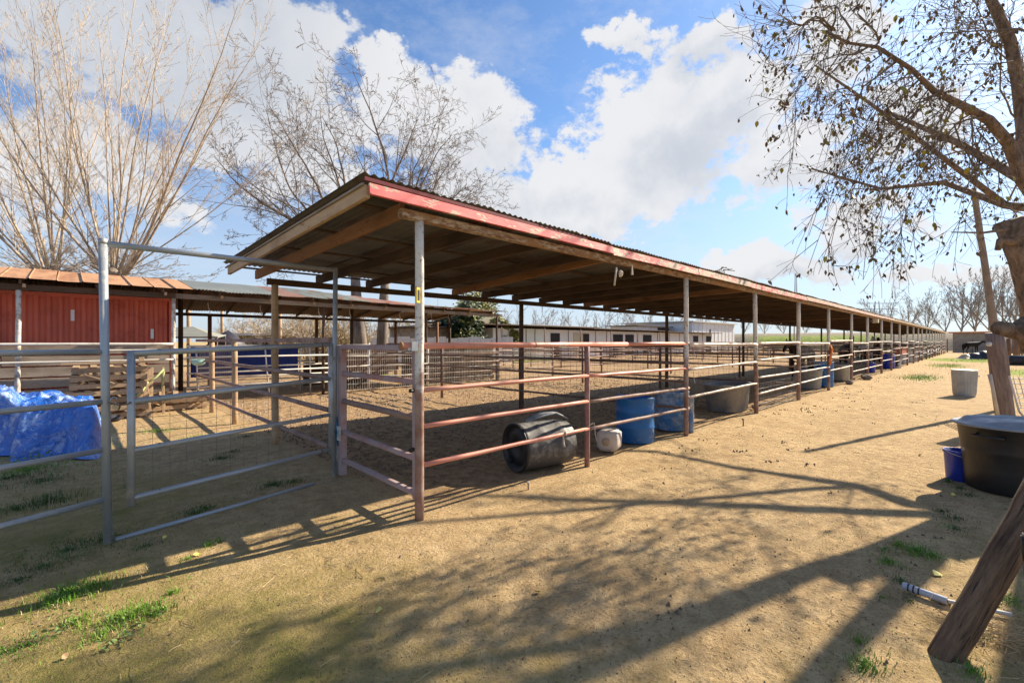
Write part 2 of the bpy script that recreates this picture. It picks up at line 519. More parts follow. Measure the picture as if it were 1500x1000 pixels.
# ------------------------------------------------------------------ mesh helpers
class MB:
    def __init__(s):
        s.v, s.f = [], []

    def face(s, *pts):
        b = len(s.v)
        s.v += [tuple(p) for p in pts]
        s.f.append(tuple(range(b, b + len(pts))))

    def box(s, lo, hi, M=None):
        b = len(s.v)
        for x in (lo[0], hi[0]):
            for y in (lo[1], hi[1]):
                for z in (lo[2], hi[2]):
                    p = Vector((x, y, z))
                    s.v.append(tuple(M @ p if M else p))
        s.f += [tuple(b + i for i in q) for q in ((0, 1, 3, 2), (4, 6, 7, 5), (0, 4, 5, 1), (2, 3, 7, 6), (0, 2, 6, 4), (1, 5, 7, 3))]
        return s

    def path(s, pts, rad, n=8, cap=True, closed=False, flat=1.0):
        pts = [Vector(p) for p in pts]
        if not isinstance(rad, (list, tuple)):
            rad = [rad] * len(pts)
        b0 = len(s.v)
        up = None
        for i, p in enumerate(pts):
            if i == 0:
                d = pts[1] - p
            elif i == len(pts) - 1:
                d = p - pts[i - 1]
            else:
                d = pts[i + 1] - pts[i - 1]
            if d.length < 1e-9:
                d = Vector((0, 0, 1))
            d.normalize()
            if up is None:
                up = Vector((0, 0, 1)) if abs(d.z) < .9 else Vector((1, 0, 0))
            a = up - d * up.dot(d)
            if a.length < 1e-6:
                a = d.orthogonal()
            a.normalize()
            up = a
            c = d.cross(a)
            for k in range(n):
                q = 2 * math.pi * k / n
                w = p + a * (math.cos(q) * rad[i]) + c * (math.sin(q) * rad[i] * flat)
                s.v.append((w.x, w.y, w.z))
        m = len(pts)
        for i in range(m - 1):
            for k in range(n):
                k2 = (k + 1) % n
                s.f.append((b0 + i * n + k, b0 + i * n + k2, b0 + (i + 1) * n + k2, b0 + (i + 1) * n + k))
        if cap and n > 2:
            s.f.append(tuple(b0 + k for k in reversed(range(n))))
            s.f.append(tuple(b0 + (m - 1) * n + k for k in range(n)))
        return s

    def lathe(s, prof, n=24, M=None, sx=1.0, sy=1.0, caps=True):
        b0 = len(s.v)
        for r, z in prof:
            for k in range(n):
                q = 2 * math.pi * k / n
                p = Vector((r * math.cos(q) * sx, r * math.sin(q) * sy, z))
                s.v.append(tuple(M @ p if M else p))
        for i in range(len(prof) - 1):
            for k in range(n):
                k2 = (k + 1) % n
                s.f.append((b0 + i * n + k, b0 + i * n + k2, b0 + (i + 1) * n + k2, b0 + (i + 1) * n + k))
        if caps:
            if prof[0][0] > 1e-4:
                s.f.append(tuple(b0 + k for k in reversed(range(n))))
            if prof[-1][0] > 1e-4:
                s.f.append(tuple(b0 + (len(prof) - 1) * n + k for k in range(n)))
        return s

    def mesh(s, name, smooth=False, origin=None):
        me = bpy.data.meshes.new(name)
        if origin is not None:
            ox, oy, oz = origin
            vv = [(a - ox, b - oy, c - oz) for a, b, c in s.v]
        else:
            vv = s.v
        me.from_pydata(vv, [], s.f)
        if smooth:
            me.polygons.foreach_set('use_smooth', [True] * len(me.polygons))
        me.update()
        return me


WMX = {}


def link(o, M, parent=None):
    C.objects.link(o)
    if parent is not None:
        o.parent = parent
        o.matrix_basis = WMX[parent.name].inverted() @ M
    else:
        o.matrix_basis = M
    WMX[o.name] = M
    return o


def thing(name, label, cat, loc, group=None, rot=0.0):
    o = bpy.data.objects.new(name, None)
    o.empty_display_size = .2
    o['label'] = label
    o['category'] = cat
    if group:
        o['group'] = group
    return link(o, Matrix.Translation(Vector(loc)) @ Matrix.Rotation(rot, 4, 'Z'))


def tag(o, label, cat, group=None):
    o['label'] = label
    o['category'] = cat
    if group:
        o['group'] = group
    return o


def put(name, mb, m, parent=None, smooth=False, loc=None, local=False, M=None):
    """link a mesh builder's geometry as one object; world coordinates unless local."""
    if local:
        me = mb.mesh(name, smooth)
        M = M or (WMX[parent.name] if parent is not None else Matrix.Translation(Vector(loc or (0, 0, 0))))
    else:
        if loc is None:
            n = len(mb.v)
            loc = (sum(p[0] for p in mb.v) / n, sum(p[1] for p in mb.v) / n, min(p[2] for p in mb.v))
        me = mb.mesh(name, smooth, loc)
        M = Matrix.Translation(Vector(loc))
    me.materials.append(m)
    return link(bpy.data.objects.new(name, me), M, parent)


def frame(p0, p1, axis='X', roll=0.0):
    d = (p1 - p0)
    L = d.length
    d = d.normalized()
    up = Vector((0, 0, 1)) if abs(d.z) < .95 else Vector((0, 1, 0))
    side = up.cross(d).normalized()
    up2 = d.cross(side).normalized()
    if axis == 'X':
        M = Matrix((d, side, up2)).transposed().to_4x4()
    else:
        M = Matrix((side, up2, d)).transposed().to_4x4()
    M = Matrix.Translation(p0) @ M
    if roll:
        M = M @ Matrix.Rotation(roll, 4, axis)
    return M, L


CACHE = {}


def beam(name, p0, p1, w, h, m, parent=None, roll=0.0):
    p0, p1 = Vector(p0), Vector(p1)
    M, L = frame(p0, p1, 'X', roll)
    var = R.randrange(3)
    key = ('b', round(L, 2), w, h, m.name, var)
    if key not in CACHE:
        rr = random.Random(str(key))
        mb = MB()
        c = min(w, h) * .1
        ns = max(2, min(5, int(L / 1.2) + 1))
        for i in range(ns):
            x = L * i / (ns - 1)
            dy, dz = rr.uniform(-1, 1) * min(.004, w * .06), rr.uniform(-1, 1) * min(.004, h * .06)
            for y, z in ((-w / 2 + c, -h / 2), (w / 2 - c, -h / 2), (w / 2, -h / 2 + c), (w / 2, h / 2 - c),
                         (w / 2 - c, h / 2), (-w / 2 + c, h / 2), (-w / 2, h / 2 - c), (-w / 2, -h / 2 + c)):
                mb.v.append((x, y + dy, z + dz))
        for i in range(ns - 1):
            for k in range(8):
                mb.f.append((i * 8 + k, i * 8 + (k + 1) % 8, i * 8 + 8 + (k + 1) % 8, i * 8 + 8 + k))
        mb.f.append(tuple(reversed(range(8))))
        mb.f.append(tuple((ns - 1) * 8 + k for k in range(8)))
        me = mb.mesh(name)
        me.materials.append(m)
        CACHE[key] = me
    return link(bpy.data.objects.new(name, CACHE[key]), M, parent)


def pipe(name, p0, p1, r, m, parent=None, n=12, taper=1.0, rough=0.0):
    p0, p1 = Vector(p0), Vector(p1)
    M, L = frame(p0, p1, 'Z')
    var = R.randrange(3) if rough else 0
    key = ('p', round(L, 2), r, m.name, n, taper, rough, var)
    if key not in CACHE:
        rr = random.Random(str(key))
        mb = MB()
        ns = 2 if not rough else max(5, int(L / .25))
        pts, rad = [], []
        for i in range(ns):
            f = i / (ns - 1)
            pts.append((rr.uniform(-1, 1) * rough, rr.uniform(-1, 1) * rough, L * f))
            rad.append(r * (1 + (taper - 1) * f) * (1 + rr.uniform(-1, 1) * (rough / r) * .6))
        mb.path(pts, rad, n)
        me = mb.mesh(name)
        for i, pl in enumerate(me.polygons):
            pl.use_smooth = len(pl.vertices) == 4
        me.materials.append(m)
        CACHE[key] = me
    return link(bpy.data.objects.new(name, CACHE[key]), M, parent)


def kind(o, k):
    o['kind'] = k
    return o


def wires(p0, p1, z0, z1, dx, dz, r=.0016, sag=0.0):
    """welded wire between two ground points"""
    mb = MB()
    p0, p1 = Vector((p0[0], p0[1], 0)), Vector((p1[0], p1[1], 0))
    L = (p1 - p0).length
    n = max(1, int(L / dx))
    for i in range(n + 1):
        p = p0.lerp(p1, i / n)
        mb.path([p + Vector((0, 0, z0)), p + Vector((0, 0, z1))], r, 3, False)
    k = max(1, int((z1 - z0) / dz))
    for j in range(k + 1):
        z = z0 + (z1 - z0) * j / k
        pts = [p0.lerp(p1, q / 4) + Vector((0, 0, z - sag * math.sin(math.pi * q / 4))) for q in range(5)]
        mb.path(pts, r, 3, False)
    return mb


ORD = ['first', 'second', 'third', 'fourth', 'fifth', 'sixth', 'seventh', 'eighth', 'ninth', 'tenth', 'eleventh', 'twelfth',
       'thirteenth', 'fourteenth', 'fifteenth', 'sixteenth', 'seventeenth', 'eighteenth', 'nineteenth', 'twentieth']

# ------------------------------------------------------------------ ground
POSTPX = [1005, 1108, 1170, 1214, 1247.6, 1271, 1291.6, 1306, 1318, 1329.4, 1338.4, 1345.4, 1351, 1357.4, 1362, 1366, 1370]
PY = 3.40                                    # line of the front posts
PX = [2.17] + [XonY(p, PY) for p in POSTPX]
while PX[-1] < 80:
    PX.append(PX[-1] + 3.5)
XEND = PX[-1] + .8
BY = 7.45                                    # line of the back posts
RY = 13.5                                    # far side of the open runs


def gheight(x, y):
    z = .012 * noise.noise((x * .7, y * .7, 0)) + .006 * noise.noise((x * 3.1, y * 3.1, 4))
    pen = penmask(x, y)
    if pen > .02:
        q = noise.noise((x * 2.2, y * 2.2, 9))
        z += pen * (.02 * q + .035 * max(0, noise.noise((x * 6, y * 6, 2))) * (1 if y > 4.6 else .4) - .015)
    return z


def sm(a, b, x):
    t = min(1, max(0, (x - a) / (b - a)))
    return t * t * (3 - 2 * t)


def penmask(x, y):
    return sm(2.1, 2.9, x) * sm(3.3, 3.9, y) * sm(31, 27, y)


def axis(lo, hi, step, far0, far1, g):
    a = []
    x = lo
    while x <= hi:
        a.append(x)
        x += step
    s = step
    while a[-1] < far1:
        s *= g
        a.append(a[-1] + s)
    s = step
    while a[0] > far0:
        s *= g
        a.insert(0, a[0] - s)
    return a


def build_ground():
    xs = axis(-3, 13, .07, -900, 1400, 1.09)
    ys = axis(-3, 14, .07, -1100, 1100, 1.09)
    v = [(x, y, gheight(x, y) if (-8 < x < 40 and -8 < y < 40) else 0.0) for y in ys for x in xs]
    nx = len(xs)
    f = [(j * nx + i, j * nx + i + 1, (j + 1) * nx + i + 1, (j + 1) * nx + i) for j in range(len(ys) - 1) for i in range(nx - 1)]
    me = bpy.data.meshes.new('ground')
    me.from_pydata(v, [], f)
    me.polygons.foreach_set('use_smooth', [True] * len(me.polygons))
    col = me.color_attributes.new('soil', 'FLOAT_COLOR', 'POINT')
    buf = []
    for x, y, z in v:
        n = noise.noise((x * .8, y * .8, 3)) * .5 + noise.noise((x * 2.4, y * 2.4, 8)) * .3
        moss = 0.0
        if abs(x) < 40 and abs(y) < 40:
            moss = .78 * sm(2.8, -.2, x) * sm(9.5, 5.5, y) + .50 * sm(.9, -.4, y) * sm(9, 5, x) + .26 * sm(5.0, .6, x) * sm(3.4, 2.4, y)
            moss += .5 * n * (1 if moss > .05 else .6) + .08 * sm(7, 5, x)
        green = 0.0
        for gx, gy, ra, st in ((26, 1.9, 2.6, .6), (40, 1.6, 3.5, .7), (54, .8, 9, .9), (34, -2.5, 7, .8), (60, -6, 16, .9), (18, -2.6, 2.4, .5),
                               (27, 26, 6, .8), (9.5, 19, 4, .6), (70, 3, 8, .5)):
            dd = math.hypot((x - gx) / ra, (y - gy) / (ra * .45))
            green = max(green, st * sm(1.2, .3, dd))
        if x > 108 or x < -30 or y > 60 or y < -40:
            green = max(green, .45)
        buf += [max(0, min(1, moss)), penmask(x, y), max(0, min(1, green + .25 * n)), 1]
    col.data.foreach_set('color', buf)
    me.materials.append(MG)
    o = bpy.data.objects.new('ground', me)
    link(o, Matrix.Identity(4))
    kind(o, 'structure')


build_ground()

# levee that closes the view beyond the far end of the pens
def build_levee():
    def fn(t):
        p = t.pos()
        n = t.noise(p, .25, 5, .6)
        n2 = t.noise(p, 1.6, 5, .7)
        dirt = t.mix(t.rng(n2, .35, .65), (.27, .22, .15), (.19, .16, .11))
        grass = t.mix(t.rng(n2, .35, .65), (.15, .24, .02), (.33, .38, .05))
        y = t.sep(p)[1]
        f = t.math('MULTIPLY', t.rng(t.math('ADD', y, t.math('MULTIPLY', n, 10)), 16, 20), t.rng(y, 36, 32))
        f = t.math('MULTIPLY', f, t.rng(t.math('ADD', t.sep(p)[2], t.math('MULTIPLY', n2, .8)), 3.3, 2.9))
        return {'c': t.mix(f, dirt, grass), 'b': t.bump(n2, .6, .2)}
    m = mat('levee_soil_and_grass', fn, .95)
    mb = MB()
    prof = [(101, -.3), (104, 1.4), (107, 2.6), (110, 3.25), (116, 3.4), (124, -.4)]
    ys = [-160 + 4 * i for i in range(120)]
    for y in ys:
        for x, z in prof:
            mb.v.append((x + noise.noise((x * .1, y * .12, 0)) * 1.5, y, z + noise.noise((x, y * .15, 3)) * .18))
    k = len(prof)
    for j in range(len(ys) - 1):
        for i in range(k - 1):
            mb.f.append((j * k + i, j * k + i + 1, (j + 1) * k + i + 1, (j + 1) * k + i))
    kind(put('levee', mb, m, smooth=True), 'structure')


build_levee()

# ------------------------------------------------------------------ main shelter over the row of pens
sh = thing('horse_shelter', 'long open sided pen roof on white and rust posts with peeling red fascia board', 'shelter', (2.17, PY, 0))
PT = 2.59


def back_z(y):                                # underside of the rafters, falling to the back
    return 2.60 - (y - PY) * .0225


for i, x in enumerate(PX):
    lean = R.uniform(-.02, .02) if i > 1 else 0
    if i == 2:
        lean = -.09
    pipe('post', (x, PY, -.1), (x + lean, PY, PT), .039 if i < 2 else R.uniform(.043, .052), MP['post'], sh, 14, 1.0, .0025)
bx = [2.21, 7.5, 14.5] + [14.5 + 7.1 * k for k in range(1, 10)]
for i, x in enumerate(bx):
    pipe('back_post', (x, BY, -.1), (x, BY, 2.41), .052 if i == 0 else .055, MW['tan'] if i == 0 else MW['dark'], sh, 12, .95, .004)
fx = [1.98, 7.37] + [PX[i] for i in range(3, len(PX), 2)] + [XEND - .3]
for a, b in zip(fx, fx[1:]):
    beam('front_beam', (a + .003, PY, 2.625), (b - .003, PY, 2.625), .085, .075, MW['flaky'] if a < 14 else MW['tan'], sh)
for a, b in zip([2.1] + bx[1:], bx[1:] + [XEND - .3]):
    beam('back_beam', (a, BY, 2.45), (b - .003, BY, 2.445), .06, .095, MW['dark'], sh)
x = 2.03
k = 0
while x < XEND:
    hh = .13
    y0 = PY + .047
    if k != 4:
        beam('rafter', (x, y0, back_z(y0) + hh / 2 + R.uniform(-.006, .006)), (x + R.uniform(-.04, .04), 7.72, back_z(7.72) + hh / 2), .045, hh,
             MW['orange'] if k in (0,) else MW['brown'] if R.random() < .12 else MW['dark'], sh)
    x += .9 + R.uniform(-.05, .05)
    k += 1
beam('rafter', (4.98, PY + .047, 2.645), (5.66, 7.62, 2.555), .045, .125, MW['orange'], sh)
RZ = lambda y: 2.752 - (y - 3.3) * .0225      # underside of the sheets
for yy in (3.75, 4.8, 5.85, 6.9, 7.62):
    a = 1.62
    while a < XEND:
        b = min(XEND, a + R.uniform(3.2, 4.6))
        beam('purlin', (a, yy + R.uniform(-.03, .03), RZ(yy) - .012), (b - .01, yy, RZ(yy) - .012), .07, .02, MW['dark'], sh)
        a = b
# fascia boards, red near the camera and bare further on
a, k = 1.635, 0
segs = [3.3, 2.5, 2.45, 4.2]
while a < XEND:
    L = segs[k] if k < len(segs) else R.uniform(3.8, 4.8)
    b = min(XEND, a + L)
    m = RED[0] if k == 0 else (RED[1] if k in (1, 3) else RED[2]) if k < 6 else MW['tan'] if R.random() < .8 else RED[2]
    zf = 2.692 + (.022 if k == 0 else R.uniform(-.008, .008))
    beam('fascia_board', (a, 3.262 + .002 * (k % 2), zf), (b - .004, 3.262 + .002 * (k % 2), zf - (.012 if k == 0 else 0)), .022, .09 if k == 0 else .103, m, sh, math.radians(-9))
    a = b
    k += 1
beam('red_trim', (1.60, 3.27, 2.790), (4.4, 3.27, 2.762), .014, .030, m_plain('dark_maroon_trim_paint', (.22, .02, .03), .6, .4), sh)
beam('bargeboard', (1.632, 3.285, 2.70), (1.60, 7.42, 2.545), .04, .10, MW['tan'], sh)
beam('bargeboard_cap', (1.605, 3.30, 2.757), (1.575, 7.50, 2.602), .02, .02, MW['grey'], sh)


def corr_sheet(width, length, pitch, amp, seed, m, ny=5, sag=.012, thick=.0015):
    rr = random.Random(seed)
    mb = MB()
    nw = max(1, int(round(width / pitch)))
    nx = nw * 6
    bend = [rr.uniform(-1, 1) * sag for _ in range(ny)]
    edge = rr.uniform(-1, 1)
    for side in (0, 1):
        for j in range(ny):
            yy = length * j / (ny - 1)
            for i in range(nx + 1):
                xx = width * i / nx
                z = amp * math.sin(2 * math.pi * i / 6) + bend[j] * (.4 + .6 * math.cos(xx * 4 + edge)) - side * thick
                mb.v.append((xx, yy + (edge * .01 if j == 0 else 0), z))
    row = nx + 1
    off = ny * row
    for j in range(ny - 1):
        for i in range(nx):
            q = (j * row + i, j * row + i + 1, (j + 1) * row + i + 1, (j + 1) * row + i)
            mb.f.append(q)
            mb.f.append(tuple(off + w for w in reversed(q)))
    for i in range(nx):
        mb.f.append((i + 1, i, off + i, off + i + 1))
    me = mb.mesh('roof_sheet', True)
    me.materials.append(m)
    return me


SH = [corr_sheet(.69, 4.62, .0767, .0095, s, MC['main']) for s in range(4)]
x = 1.585
k = 0
slope = math.atan(.0225)
while x < XEND:
    me = SH[k % 4]
    M = Matrix.Translation((x, 3.268 + R.uniform(-.012, .008), 2.782 + (k % 2) * .005 + R.uniform(0, .006) + .038 * sm(5.2, 2.0, x))) @ Matrix.Rotation(-slope, 4, 'X') @ Matrix.Rotation(R.uniform(-.006, .006), 4, 'Z')
    link(bpy.data.objects.new('roof_sheet', me), M, sh)
    x += .655
    k += 1
# bent first sheet edge and loose bits along the roof
mb = MB()
for a in range(5):
    mb.path([(8.2 + a * .09, 3.27, 2.80), (8.3 + a * .08, 3.24 + .02 * a, 2.84 + .03 * (a % 3)), (8.33 + a * .13, 3.2, 2.86 + .02 * (a % 2))], .006, 5)
tag(put('dry_weed', mb, MT['twig']), 'dry weed stalks caught on the edge of the long roof above the third post', 'weed')
mb = MB()
mb.box((-.035, -.004, 0), (.035, .004, .13))
o = put('yellow_tag', mb, MX['yellow'], sh, local=True, M=Matrix.Translation((2.13, PY - .046, 1.88)) @ Matrix.Rotation(.5, 4, 'Z'))
mb = MB().box((-.02, -.007, .02), (.01, -.003, .11))
put('tag_mark', mb, MX['black'], o, local=True, M=WMX[o.name])
# hanging rag and stick
hk = thing('hanging_rag', 'white rag and pale stick hanging from the front beam between first and second tall posts', 'rag', (5.5, 3.38, 2.0))
pr = P(905, 393, 5.72)
pipe('stick', P(900, 418, 5.72), P(903, 392, 5.72), .012, MX['whiterag'], hk, 8)
put('string', MB().path([P(903, 383, 5.74), P(903, 390, 5.72), P(909, 398, 5.72)], .003, 4), MP['wire'], hk)
mb = MB()
for a in range(9):
    q = a * 2.4
    c = P(909, 401, 5.72)
    e = c + Vector((math.cos(q) * .045, math.sin(q * 1.3) * .03, math.sin(q) * .045))
    mb.path([c, c.lerp(e, .5) + Vector((0, -.01, .01)), e], [.014, .017, .006], 6)
put('rag', mb, MX['whiterag'], hk, smooth=True)
for px, py, d, n in ((926, 396, 6.0, 'small knotted cord hanging under the beam right of the white rag'),):
    a = P(px, py, d)
    tag(put('cord', MB().path([a + Vector((0, 0, .08)), a, a - Vector((0, 0, .06))], [.004, .012, .016], 6), MX['whiterag']), n, 'cord')
lamp = thing('floodlight', 'small yellowed box lamp under the roof edge on a far post', 'lamp', (24.8, 3.3, 2.3))
put('lamp_housing', MB().box((25.0, 3.14, 2.36), (25.28, 3.34, 2.52)), MX['cream'], lamp)
put('lamp_bracket', MB().box((24.9, 3.3, 2.40), (25.0, 3.38, 2.47)), MP['darkrail'], lamp)

# ------------------------------------------------------------------ front rail fence
ff = thing('front_rail_fence', 'long pipe rail fence, pinkish red near the gate then cream, along the pen fronts', 'fence', (4.56, PY, 0))
MID = 4.58
pipe('mid_post', (MID, PY, -.1), (MID, PY, 1.49), .033, m_rust('purple_brown_post_paint', (.30, .14, .12), (.42, .30, .26), .5, .7, 5, .6), ff, 12, 1, .002)
pipe('rail', (2.0, PY, 1.512), (MID + .9, PY - .002, 1.513), .029, MP['redrail'], ff, 14)
pipe('rail', (MID + .75, PY, 1.513), (7.36, PY, 1.517), .0265, MP['redrail'], ff, 14)
put('rail_end', MB().path([(1.985, PY, 1.512), (2.0, PY, 1.512)], .034, 14), MW['orange'], ff)
put('bracket', MB().box((2.03, PY - .05, 1.475), (2.11, PY + .05, 1.495)).box((2.06, PY - .055, 1.47), (2.12, PY - .045, 1.55)), MP['galv'], ff)
put('rail_band', MB().path([(3.62, PY, 1.512), (3.64, PY, 1.512)], .0315, 14), MP['darkrail'], ff)
put('rail_weld', MB().path([(4.02, PY, 1.512), (4.16, PY, 1.512)], .0300, 14), MP['whiterail'], ff)
for z, z2 in ((1.128, 1.12), (.812, .79), (.475, .455)):
    pipe('rail', (2.2, PY - .01, z), (MID, PY - .012, z), .0215, MP['redrail'], ff, 12, 1, .0022)
    pipe('rail', (MID, PY - .012, z - .005), (7.36, PY - .01, z2 - .012), .021, m_ := MP['redrail'] if z > 1 else MP['brownrail'], ff, 12, 1, .0022)
for i in range(1, len(PX) - 1):
    a, b = PX[i], PX[i + 1]
    hs = (1.51, 1.07, .63) if i == 1 else (1.49, 1.15, .77, .43) if i % 3 != 1 else (1.55, 1.05, .60)
    for j, z in enumerate(hs):
        dz = R.uniform(-.03, .03)
        pipe('rail', (a + .03, PY - .02, z + dz), (b - .03, PY - .02, z + dz + R.uniform(-.02, .03)), .029 if j == 0 else .0205,
             MP['cream'], ff, 10 if i < 6 else 6, 1, .003 if i < 8 else 0)
        if i < 7:
            rr_ = .029 if j == 0 else .0205
            put('clamp', MB().path([(a + .015, PY - .02, z + dz), (a + .06, PY - .02, z + dz)], rr_ + .004, 8), MP['darkrail'], ff)
for i in (2, 3):
    lo, hi = ((.05, .62) if i == 2 else (.85, 1.45))
    kind(put('wire_mesh', wires((PX[i] + .05, PY + .04), (PX[i + 1] - .05, PY + .04), lo, hi, .11, .11, .0028), MP['whitewire'], ff), 'stuff')

# ------------------------------------------------------------------ square tube gate closing the first pen
pg = thing('pen_gate', 'closed square tube gate in faded pink and grey at the end of the roof', 'gate', (2.22, 4.3, 0))


def sq(name, p0, p1, w, m, par, h=None):
    return beam(name, p0, p1, w, h or w, m, par)


for z, h in ((1.49, .055), (1.19, .05), (.87, .065), (.515, .045), (.20, .045)):
    o = (sq if h < .06 else (lambda n, a, b, w, m, p: pipe(n, a, b, .032, m, p, 10, 1, .002)))('gate_bar', (2.2, 3.52, z), (2.24, 5.10, z - .004), h, MP['gate'] if z != .87 else MP['brownrail'], pg)
sq('gate_upright', (2.195, 3.49, .16), (2.195, 3.49, 1.52), .055, MP['gate'], pg)
sq('gate_upright', (2.24, 5.13, .02), (2.24, 5.13, 1.50), .075, MP['gate'], pg)
put('bolt', MB().path([(2.165, 3.49, .60), (2.12, 3.47, .60)], .018, 8), MX['black'], pg)
put('bolt', MB().path([(2.165, 3.49, 1.12), (2.12, 3.47, 1.12)], .018, 8), MX['black'], pg)
put('latch_plate', MB().box((2.185, 5.075, .42), (2.20, 5.16, .58)), MP['whiterail'], pg)

# end fence of the first pen
ef = thing('end_rail_fence', 'brown pipe fence running back from the gate to the pale corner post', 'fence', (2.2, 9.5, 0))
for y, r in ((5.30, .036), (9.78, .05), (11.7, .05)):
    pipe('post', (2.2 if y > 6 else 2.27, y, -.1), (2.2 if y > 6 else 2.27, y, 1.53 if y > 6 else 1.50), r, MW['tan'] if y > 6 else MP['galv'], ef, 12, 1, .003)
beam('top_rail', (2.2, 5.35, 1.565), (2.2, 13.4, 1.575), .05, .06, MP['brownrail'], ef)
for z in (1.12, .74, .31):
    pipe('rail', (2.18, 5.35, z), (2.18, 13.45, z), .03, MP['brownrail'], ef, 10, 1, .002)
kind(put('wire_mesh', wires((2.25, 9.9), (2.25, 13.4), .1, 1.4, .15, .12, .0018), MP['wire'], ef), 'stuff')

# ------------------------------------------------------------------ dividers between the pens
divx = [7.37, 13.8, 20.8, 28.6, 36.3, 43.5, 50.5, 57.5, 64.5, 71.5, 78.5]
for i, x in enumerate(divx):
    dv = thing('divider_fence', '%s dark pipe divider fence from the near end, running back between two pens' % ORD[i], 'fence', (x, 8.5, 0), 'divider fences between the pens')
    ys = [PY + .1, BY - .1, 10.5, RY]
    for y in ys[1:3]:
        pipe('post', (x + .06, y, -.1), (x + .06, y, 1.5), .04, MP['darkrail'], dv, 8)
    for z in (1.47, 1.185, .88, .43):
        if i == 0 or z != .43 or i % 2:
            for a, b in ((PY + .06, 8.4), (8.4, RY)):
                pipe('rail', (x + .01, a, z), (x + .01, b, z - .01), .027 if z > 1.1 else .023, MP['darkrail'], dv, 8)
    if i < 3:
        kind(put('wire_mesh', wires((x + .04, PY + .1), (x + .04, RY), .08, 1.42, .15, .15, .0022), MP['wire'], dv), 'stuff')

# far side of the runs
rf = thing('run_back_fence', 'pale pipe and wire mesh fence along the far side of the open runs', 'fence', (6, RY, 0))
xs_ = [2.0, 5.5, 6.75, 8.95, 12.3, 15.6, 19.4, 24, 29, 34, 40, 46, 52, 58, 65, 72, 80]
for x in xs_[1:]:
    pipe('post', (x, RY, -.1), (x, RY, 1.5), .045, MP['brownrail'] if x > 9 else MP['whiterail'], rf, 8)
for a, b in zip(xs_, xs_[1:]):
    for z in (1.42, 1.1, .78, .42):
        if a < 5 and z == 1.1:
            z = 1.15
        pipe('rail', (a, RY - .03, z + R.uniform(-.02, .02)), (b, RY - .03, z + R.uniform(-.02, .02)), .021, MP['whiterail'] if a < 8.9 else MP['brownrail'], rf, 8)
kind(put('wire_mesh', wires((5.6, RY - .07), (15.5, RY - .07), .06, 1.36, .075, .17, .0034), MP['whitewire'], rf), 'stuff')
# more pens further back
for i, (y, x0, x1) in enumerate(((17.5, 13, 84), (21.5, 12, 84), (25.5, 14, 70))):
    q = thing('paddock_fence', '%s brown pipe fence behind the open runs, counting away from the roof' % ORD[i], 'fence', (x0, y, 0), 'far paddock fences')
    x = x0
    while x < x1:
        pipe('post', (x, y, -.1), (x, y, 1.5), .04, MP['darkrail'], q, 6)
        for z in (1.45, 1.1, .75, .4):
            pipe('rail', (x, y, z), (x + 4, y, z), .022, MP['brownrail'], q, 6)
        x += 4
for i, x in enumerate((13.5, 20.5, 28, 36, 44, 52, 60, 68, 76)):
    q = thing('paddock_divider', '%s cross fence of the far paddocks from the near end' % ORD[i], 'fence', (x, 19, 0), 'far paddock cross fences')
    for z in (1.45, 1.1, .75, .4):
        pipe('rail', (x, RY, z), (x, 25.5, z), .022, MP['brownrail'], q, 6)
    for y in (15.5, 19.5, 23.5):
        pipe('post', (x, y, -.1), (x, y, 1.5), .04, MP['darkrail'], q, 6)

# ------------------------------------------------------------------ galvanised walk gate and its tall frame
Lp, Rp = Vector((.20, 4.68, 0)), Vector((2.17, 5.20, 0))
gf = thing('gate_frame', 'tall galvanised pipe frame arching over the wire gate on the left', 'gate frame', (1.2, 4.95, 0))
pipe('upright', Lp + Vector((0, 0, -.05)), Lp + Vector((-.03, 0, 2.325)), .028, MP['galv'], gf, 16)
pipe('upright', Rp + Vector((0, 0, -.1)), Rp + Vector((.02, 0, 2.40)), .026, MP['galv'], gf, 16)
pipe('top_bar', Lp + Vector((-.03, 0, 2.30)), Rp + Vector((.02, 0, 2.375)), .024, MP['galvrust'], gf, 16)
put('cap', MB().lathe([(.0, .02), (.025, .012), (.030, -.01), (.030, -.03)], 14, Matrix.Translation(Lp + Vector((-.03, 0, 2.325)))), MP['galv'], gf, smooth=True)
pipe('sill_pipe', Lp + Vector((.04, 0, .012)), G(460, 708, .01), .017, MP['galvrust'], gf, 10)
wg = thing('walk_gate', 'closed galvanised pipe gate with thin wire mesh inside the tall frame', 'gate', (1.2, 4.8, 0))
gl, gr = Vector((.325, 4.52, 0)), Vector((2.08, 5.06, 0))
pipe('gate_upright', gl + Vector((0, 0, .295)), gl + Vector((0, 0, 1.48)), .026, MP['galv'], wg, 14)
pipe('gate_upright', gr + Vector((0, 0, .30)), gr + Vector((0, 0, 1.53)), .026, MP['galv'], wg, 14)
for z0, z1, r in ((1.46, 1.517, .024), (1.092, 1.137, .023), (.718, .735, .020), (.355, .35, .020)):
    pipe('gate_bar', gl + Vector((.01, 0, z0)), gr + Vector((0, 0, z1)), r, MP['galvrust'] if z0 < .5 else MP['galv'], wg, 14)
    for q in (.1, .93):
        c = (gl.lerp(gr, q)) + Vector((0, 0, z0 + (z1 - z0) * q))
        dd = (gr - gl).normalized() * .007
        put('band', MB().path([c - dd, c + dd], r + .002, 12), MP['darkrail'], wg)
kind(put('wire_mesh', wires((gl.x + .02, gl.y + .03), (gr.x, gr.y + .03), .34, 1.10, .115, .10, .0016), MP['wire'], wg), 'stuff')
put('hinge', MB().path([Rp + Vector((-.02, -.02, 1.36)), gr + Vector((0, 0, 1.36))], .02, 8), MP['galv'], wg)
put('hinge', MB().path([Rp + Vector((-.02, -.02, .52)), gr + Vector((0, 0, .52))], .02, 8), MP['galv'], wg)
